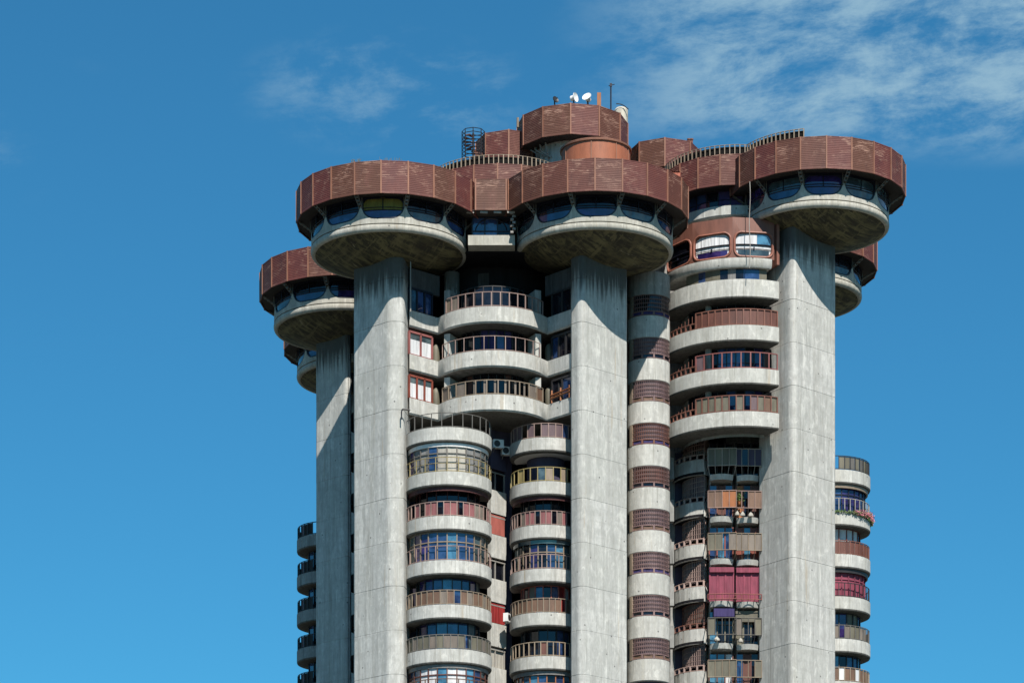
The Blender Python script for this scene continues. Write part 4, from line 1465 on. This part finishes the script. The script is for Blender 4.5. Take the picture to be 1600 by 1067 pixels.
# ---- far left stack and the stack behind the left pillar
for (fx, fy, fr_, y0, dy, nfl, a0, a1) in ((PX(522, 239), 39.0, 2.95, 832, 58.0, 6, -170, 60), (PX(589, 219), 19.0, 2.0, 575, 63.2, 9, -150, 60)):
    zt0 = PZ(y0, fy + 200 - fr_)
    ob('stair_wall', MB().lathe(fx, fy, [(1.4, zt0 - 1), (1.4, 20)], -170, 170, 20), M['slot'], tower, True)
    for i in range(nfl):
        zt = zt0 - PITCH * i
        o = ring_balcony(fx, fy, fr_, a0, a1, zt, 1.0, 30, 'old')  # darker concrete: shade on the far-left parapets put into the colour
        if fr_ > 2.5:
            railing(o, fx, fy, fr_ - 0.08, -160, 40, zt - 0.02, 0.98, 22, 'steel_d', 0.035, ['soffit', 'soffit', None, 'mauve'])
            if i:
                glazing(o, fx, fy, 2.0, -150, 30, zt - 0.3, zt + 1.9, 7, 'steel_d', ['gblue', 'gdark', 'gsky'])
        else:
            glazing(o, fx, fy, fr_ - 0.4, -120, 30, zt - 0.3, zt + 1.9, 5, 'steel_d', ['gdark'])

# ------------------------------------------------------------------ roof structures
# main faceted drum
DX, DY = PX(894.5, 212), 12.0
zd = PZ(195, 212) - 2.12
drum = MB().lathe(DX, DY, [(2.6, zd + 0.3), (2.6, 72)], n=36)
drum_o = ob('roof_drum', drum, M['conc'], tower, True)
band(drum_o, DX, DY, 3.86, 12, -3.0, zd, 2.12)
ob('soffit', MB().lathe(DX, DY, [(3.78, zd + 0.03), (0.05, zd + 0.03)], n=24), M['soffit'], drum_o)
ob('roof_deck', MB().lathe(DX, DY, [(0.05, zd + 1.9), (3.78, zd + 1.9)], n=24), M['deck'], drum_o)
k = MB()
for a, dz_ in ((-62, 0.0), (-50, -0.2), (-40, -0.4)):
    x, y = pol(DX, DY, 3.0, a)
    k.bar((x, y, zd + 0.0), (x + 0.3, y + 0.4, zd - 1.4), 0.06, 5)
    k.bar((x - 0.3, y, zd - 0.2 + dz_), (x + 0.4, y + 0.1, zd - 0.6 + dz_), 0.05, 5)
ob('pipe', k, M['steel_p'], drum_o)
# smooth orange drum in front
QX, QY, QR = PX(931, 206), 6.0, 2.36
zq2 = PZ(214.5, 203.6)
og = MB().lathe(QX, QY, [(QR, zq2 - 3.6), (QR, zq2 - 0.16)], n=36)
og_o = ob('plant_drum', og, M['orange'], tower, True)
ob('coping', MB().lathe(QX, QY, [(QR - 0.1, zq2 - 0.16), (QR + 0.10, zq2 - 0.16), (QR + 0.12, zq2 - 0.05), (QR, zq2 + 0.02), (QR - 0.12, zq2), (0.02, zq2 - 0.05)], n=40), M['batten'], og_o, True)
for a in (-62, -9, 34, 68):
    x, y = pol(QX, QY, QR + 0.01, a)
    ob('batten', MB().box((x, y, zq2 - 1.9), (0.07, 0.05, 3.45), R_(a)), M['batten'], og_o)
# two lower faceted drums, left and right of it
for (px_, py_, Zc, Rr, nseg, ph, hgt) in ((795, 222, 213, 2.3, 8, 0.0, 2.1), (1038, 236, 213, 2.48, 8, -2.0, 2.0)):
    cx_, cy_ = PX(px_, Zc), Zc - 200.0
    z1_ = PZ(py_, Zc)
    base = MB().lathe(cx_, cy_, [(0.02, z1_ - 0.3), (Rr - 0.15, z1_ - 0.3), (Rr - 0.15, 72)], n=24)
    bo = ob('roof_drum', base, M['soffit'], tower)
    band(bo, cx_, cy_, Rr, nseg, ph, z1_ - hgt, hgt)
# clay-tiled slope between the drums, every tile a small half barrel
tl = MB()
xa, xb = PX(985, 206), PX(1062, 206)
rows, cols_ = 9, 22
for r in range(rows):
    yy = 5.2 + r * 0.36
    zz0 = PZ(268, 205) + r * 0.085
    for c in range(cols_):
        x = xa + (xb - xa) * (c + 0.5) / cols_ + rnd.uniform(-0.01, 0.01)
        w = (xb - xa) / cols_ * 0.5
        j = rnd.uniform(-0.015, 0.015)
        vs = []
        for yy_, zz_ in ((yy, zz0 + j), (yy + 0.42, zz0 + 0.06 + j)):
            for t in (-1, -0.5, 0, 0.5, 1):
                vs.append((x + w * t, yy_, zz_ + 0.09 * (1 - t * t)))
        tl.add(vs, [(q, q + 1, 6 + q, 5 + q) for q in range(4)])
tr_o = ob('tiled_roof', MB().prism([(xa, 5.2), (xb, 5.2), (xb, 8.6), (xa, 8.6)], PZ(268, 205) - 1.2, PZ(268, 205) - 0.02), M['tile'], tower)
t_ = ob('roof_tiles', tl, M['tile'], tr_o)
t_['kind'] = 'stuff'
# spiral stair in a ring cage
SX, SY, SR = PX(739.5, 209), 9.0, 0.78
zs1, zs0 = PZ(206, 209), PZ(252, 209)
cg = MB()
for k in range(9):
    zz_ = zs0 + (zs1 - zs0) * k / 8
    cg.path([pol(SX, SY, SR, q * 45) + (zz_,) for q in range(8)], 0.028, 4, True)
for q in range(8):
    cg.bar(pol(SX, SY, SR, q * 45) + (zs0,), pol(SX, SY, SR, q * 45) + (zs1,), 0.032, 4)
cg_o = ob('spiral_stair', cg, M['steel_d'], tower)
ob('stair_post', MB().bar((SX, SY, zs0), (SX, SY, zs1 - 0.1), 0.07, 6), M['steel_d'], cg_o)
for k in range(12):
    a = k * 30
    zz_ = zs0 + (zs1 - zs0 - 0.3) * k / 12
    p0, p1 = pol(SX, SY, SR - 0.05, a - 13), pol(SX, SY, SR - 0.05, a + 13)
    ob('stair_tread', MB().prism([(SX, SY), p0, p1], zz_, zz_ + 0.05), M['rail_b'], cg_o)
# chimneys fixed to the roof
ob('chimney', MB().box((PX(936, 210.5), 10.5, PZ(163, 210.5)), (0.27, 0.3, 1.5)), M['wood'], tower)
ob('vent_pipe', MB().lathe(PX(809, 211.5), 11.4, [(0.09, PZ(196, 211)), (0.09, PZ(181, 211)), (0.02, PZ(181, 211))], n=8), M['tan'], tower)
ch = MB()
for px_ in (1076.5, 1081):
    ch.lathe(PX(px_, 213), 13.2, [(0.09, PZ(232, 213)), (0.09, PZ(218, 213)), (0.13, PZ(217.5, 213)), (0.13, PZ(215.5, 213)), (0.01, PZ(215.5, 213))], n=8)
ob('vent_pipe', ch, M['rail_b'], tower)

# ------------------------------------------------------------------ separate things on and around the tower
wt = MB().lathe(PX(970, 214), 13.6, [(0.02, PZ(172, 214)), (0.35, PZ(173, 214)), (0.5, PZ(177, 214)), (0.5, PZ(228, 214)), (0.02, PZ(228, 214))], n=20)
tank = ob('water_tank', wt, M['cream'], None, True)
tag(tank, 'white upright water tank behind the right edge of the highest rust-brown roof drum', 'water tank')
hoop = MB().path([(PX(962 + i * 2.4, 214), 13.0, PZ(171 - 2.6 * math.sin(math.pi * i / 8) + i * 1.1, 214)) for i in range(9)], 0.035, 5)
ob('pipe', hoop, M['steel_d'], tank)


def dish(px_, py_, Z, r, az, el, label, drum=True):
    e = bpy.data.objects.new('satellite_dish', None)
    col.objects.link(e)
    c = Vector((PX(px_, Z), Z - 200.0, PZ(py_, Z)))
    e.location = (c.x, c.y, zd + 1.9)
    tag(e, label, 'satellite dish', 'antenna dishes on the highest roof drum')
    d = Vector((math.sin(R_(az)) * math.cos(R_(el)), -math.cos(R_(az)) * math.cos(R_(el)), math.sin(R_(el))))
    u = d.orthogonal().normalized()
    w = d.cross(u)
    o0 = Vector(e.location)

    def ringv(rad, off):
        return [c + d * off + u * (rad * math.cos(2 * math.pi * i / 20)) + w * (rad * math.sin(2 * math.pi * i / 20)) - o0 for i in range(20)]
    m_ = MB()
    rings = [ringv(r * 0.03, -r * 0.22), ringv(r * 0.5, -r * 0.15), ringv(r * 0.85, -0.04), ringv(r, 0.0), ringv(r, 0.05), ringv(r * 0.9, 0.03), ringv(r * 0.5, -r * 0.08), ringv(r * 0.03, -r * 0.13)]
    vs = [v for rg in rings for v in rg]
    fs = [(q * 20 + i, q * 20 + (i + 1) % 20, (q + 1) * 20 + (i + 1) % 20, (q + 1) * 20 + i) for q in range(7) for i in range(20)]
    m_.add(vs, fs)
    ob('reflector', m_, M['white'] if drum else M['steel_d'], e, True)
    if drum:
        m_ = MB()
        rings = [ringv(r * 0.55, -r * 0.16), ringv(r * 0.58, -r * 1.0), ringv(r * 0.5, -r * 1.12), ringv(r * 0.02, -r * 1.14)]
        m_.add([v for rg in rings for v in rg], [(q * 20 + i, q * 20 + (i + 1) % 20, (q + 1) * 20 + (i + 1) % 20, (q + 1) * 20 + i) for q in range(3) for i in range(20)])
        ob('shroud', m_, M['white'], e, True)
    st_ = MB()
    back = c - d * (r * 0.5) - o0
    st_.bar((0, 0.1, -0.2), (back.x, back.y, back.z), 0.05, 6)
    st_.bar((0.3, 0.25, -0.2), (back.x, back.y, back.z - 0.1), 0.03, 5)
    ob('mast', st_, M['steel_d'], e)
    if not drum:
        f = MB().bar(c - o0, c + d * r * 1.1 - o0, 0.02, 4)
        ob('feed_arm', f, M['steel_d'], e)
    return e


dish(899, 152.5, 210.6, 0.32, 58, 4, 'white dish facing right with a shroud behind it, on the highest roof drum')
dish(917, 151.5, 210.6, 0.33, -28, 30, 'white hooded dish tilted up and towards the viewer, next to the orange-brown chimney')
dish(868, 156, 210.6, 0.24, 40, 20, 'small dark mesh dish standing alone at the left on the highest roof drum', False)
an = bpy.data.objects.new('antenna', None)
col.objects.link(an)
an.location = (PX(954.5, 211), 11.0, zd + 1.9)
tag(an, 'tall thin dark antenna mast with a short crosspiece on top of the highest roof drum', 'antenna')
ht = PZ(131, 211) - an.location.z
ob('mast', MB().bar((0, 0, 0), (0, 0, ht), 0.055, 6), M['navy'], an)
ob('crossbar', MB().bar((-0.16, 0, ht - 0.16), (0.26, 0, ht - 0.05), 0.03, 5).box((0, 0, ht - 0.1), (0.16, 0.12, 0.22)), M['navy'], an)

rope = MB().path([(PX(1171.5 + 0.8 * math.sin(i), 203.3), 3.3, PZ(284 + i * 13.5, 203.3)) for i in range(11)], 0.028, 5)
tag(ob('rope', rope, M['steel_p']), 'pale rope hanging from the right roof pod past the rust-red rounded windows', 'rope')


def ac_unit(x, y, z, label, rz=0.3):
    e = bpy.data.objects.new('air_conditioner', None)
    col.objects.link(e)
    e.location = (x, y, z)
    e.rotation_euler = (0, 0, rz)
    tag(e, label, 'air conditioner', 'air conditioners in the recess between the balcony stacks')
    ob('casing', MB().box((0, 0, 0.3), (0.74, 0.34, 0.56)), M['white'], e)
    ob('fan_grille', MB().lathe(0, 0, [(0.001, 0), (0.22, 0)], n=16), M['steel_d'], e)
    g = e.children[-1]
    g.rotation_euler = (R_(90), 0, 0)
    g.location = (-0.1, -0.175, 0.30)
    ob('bracket', MB().box((-0.28, -0.02, 0.0), (0.05, 0.4, 0.04)).box((0.28, -0.02, 0.0), (0.05, 0.4, 0.04)).bar((-0.28, -0.2, 0), (-0.28, 0.16, -0.25), 0.02, 4), M['steel_p'], e)


ac_unit(PX(778, 203.4), 3.35, PZ(701, 203.4), 'white air conditioner on the recess wall beside the topmost round balcony of the left stack')
ac_unit(PX(791.5, 204.0), 3.95, PZ(712, 204), 'white air conditioner half hidden at the dark slot, lower right of the other unit')
ac_unit(PX(793, 203.5), 3.5, PZ(972, 203.5), 'grey-white air conditioner in the dark slot low beside the narrow balcony stack', 1.2)


def leaves(n, box, s, seed, drop=0.0):
    r = random.Random(seed)
    m_ = MB()
    for _ in range(n):
        p = Vector((r.gauss(0, box[0] * 0.4), r.gauss(0, box[1] * 0.4), abs(r.gauss(0, box[2] * 0.5)) - drop * r.random()))
        d = Vector((r.uniform(-1, 1), r.uniform(-1, 1), r.uniform(-0.3, 1))).normalized()
        u = d.orthogonal().normalized()
        w = d.cross(u)
        L, W = s * r.uniform(0.7, 1.3), s * 0.45
        m_.add([p, p + d * L * 0.5 + u * W, p + d * L, p + d * L * 0.5 - u * W], [(0, 1, 2), (0, 2, 3)])
    return m_


# trailing flowers along the second balcony of the outer right stack
fl = bpy.data.objects.new('flowering_plant', None)
col.objects.link(fl)
tag(fl, 'trailing plants with pink flowers spilling over the second balcony of the outer right stack', 'flowering plant')
zf = zO[1]
lf, pf = MB(), MB()
r = random.Random(5)
for k in range(46):
    a = -10 + 118 * k / 45
    x, y = pol(OX, OY, OR_ + 0.06, a)
    dens = 0.6 + 1.3 * max(0, math.sin(R_(max(0, a - 20) * 1.3)))
    L = leaves(int(16 * dens), (0.12, 0.12, 0.20 * dens), 0.13, 100 + k, 0.22 * dens)
    lf.add([(v[0] + x, v[1] + y, v[2] + zf) for v in L.v], L.f)
    if a > 28:
        L = leaves(int(11 * dens), (0.14, 0.14, 0.22 * dens), 0.10, 400 + k, 0.16 * dens)
        pf.add([(v[0] + x + 0.10 * math.sin(R_(a)), v[1] + y - 0.10 * math.cos(R_(a)), v[2] + zf) for v in L.v], L.f)
fl.location = (0, 0, 0)
ob('foliage', lf, M['leaf'], fl)
ob('flowers', pf, M['petal'], fl)


def potted(px_, py_, Z, h, seed, label):
    e = bpy.data.objects.new('potted_plant', None)
    col.objects.link(e)
    e.location = (PX(px_, Z), Z - 200.0, PZ(py_, Z))
    tag(e, label, 'potted plant', 'pot plants on the right-hand metal balcony')
    ob('pot', MB().lathe(0, 0, [(0.02, 0), (0.14, 0), (0.18, 0.26), (0.15, 0.26), (0.02, 0.24)], n=12), M['wood'], e, True)
    L = leaves(110, (0.26, 0.2, h), 0.13, seed)
    ob('foliage', MB().add([(v[0], v[1], v[2] + 0.24) for v in L.v], L.f), M['leaf'], e)
    ob('stem', MB().bar((0, 0, 0.2), (0.03, 0, h * 0.6 + 0.2), 0.02, 5), M['weed'], e)


potted(1156, 788, 207.2, 0.62, 11, 'taller leafy green pot plant on the brown metal balcony, left of a smaller one')
potted(1175, 790, 207.3, 0.34, 12, 'small bushy green pot plant on the brown metal balcony, right of the taller one')
for k, (px_, py_, lb) in enumerate(((1087, 848, 'yellow bucket seen in an opening of the third grilled concrete balcony, left of two'), (1100, 844, 'yellow bucket at the corner of the third grilled concrete balcony, right of two'))):
    Z = 209.0 if k else 209.3
    b_ = MB().lathe(PX(px_, Z), Z - 200, [(0.02, PZ(py_, Z)), (0.11, PZ(py_, Z)), (0.14, PZ(py_, Z) + 0.30), (0.02, PZ(py_, Z) + 0.30)], n=12)
    b_o = ob('bucket', b_, M['yellow'], None, True)
    tag(b_o, lb, 'bucket')
def sack(px_, py_, Z, w, label, k):
    x, y, z = PX(px_, Z), Z - 200.0, PZ(py_, Z)
    m_ = MB().lathe(0, 0, [(0.01, 0.0), (w, 0.02), (w * 1.05, 0.14), (w * 0.7, 0.30), (w * 0.25, 0.40), (w * 0.32, 0.46), (0.01, 0.45)], n=10)
    rr = random.Random(k)
    m_.v = [(v[0] * (1 + rr.uniform(-0.12, 0.12)), v[1] * (1 + rr.uniform(-0.12, 0.12)), v[2]) for v in m_.v]
    o = ob('sack', m_, M['beige'], None, True)
    o.scale = (0.8, 0.8, 0.72)
    o.location = (x, y, z)
    tag(o, label, 'sack', 'white sacks on the ledges of the metal balconies')


sack(1152, 805, 206.9, 0.17, 'white tied sack on the ledge under the brown metal balcony, nearest the grilled balconies', 1)
sack(1160.5, 806, 206.9, 0.20, 'white tied sack on the ledge under the brown metal balcony, middle of three', 2)
sack(1173, 807, 206.9, 0.22, 'white tied sack on the ledge under the brown metal balcony, nearest the pillar', 3)
sack(1120, 1001, 206.8, 0.24, 'white tied sack on the low ledge under the lavender awning balcony', 4)
sack(1157, 1003, 206.9, 0.21, 'white tied sack on the low ledge beside the pillar, below the olive awning', 5)

# dry weeds on the rim of the front left pod and the centre pod
wv = MB()
r = random.Random(21)
for k in range(34):
    a = r.choice([r.uniform(-22, -16), r.uniform(-3, 12)])
    x, y = pol(XL, 2.0, 6.05, a)
    hgt = r.uniform(0.08, 0.22)
    wv.bar((x, y, zpod + 3.6), (x + r.uniform(-0.12, 0.12), y, zpod + 3.85 + hgt), 0.012, 3)
tag(ob('weeds', wv, M['weed']), 'sparse dry weeds sprouting along the top of the front left roof pod', 'weeds')
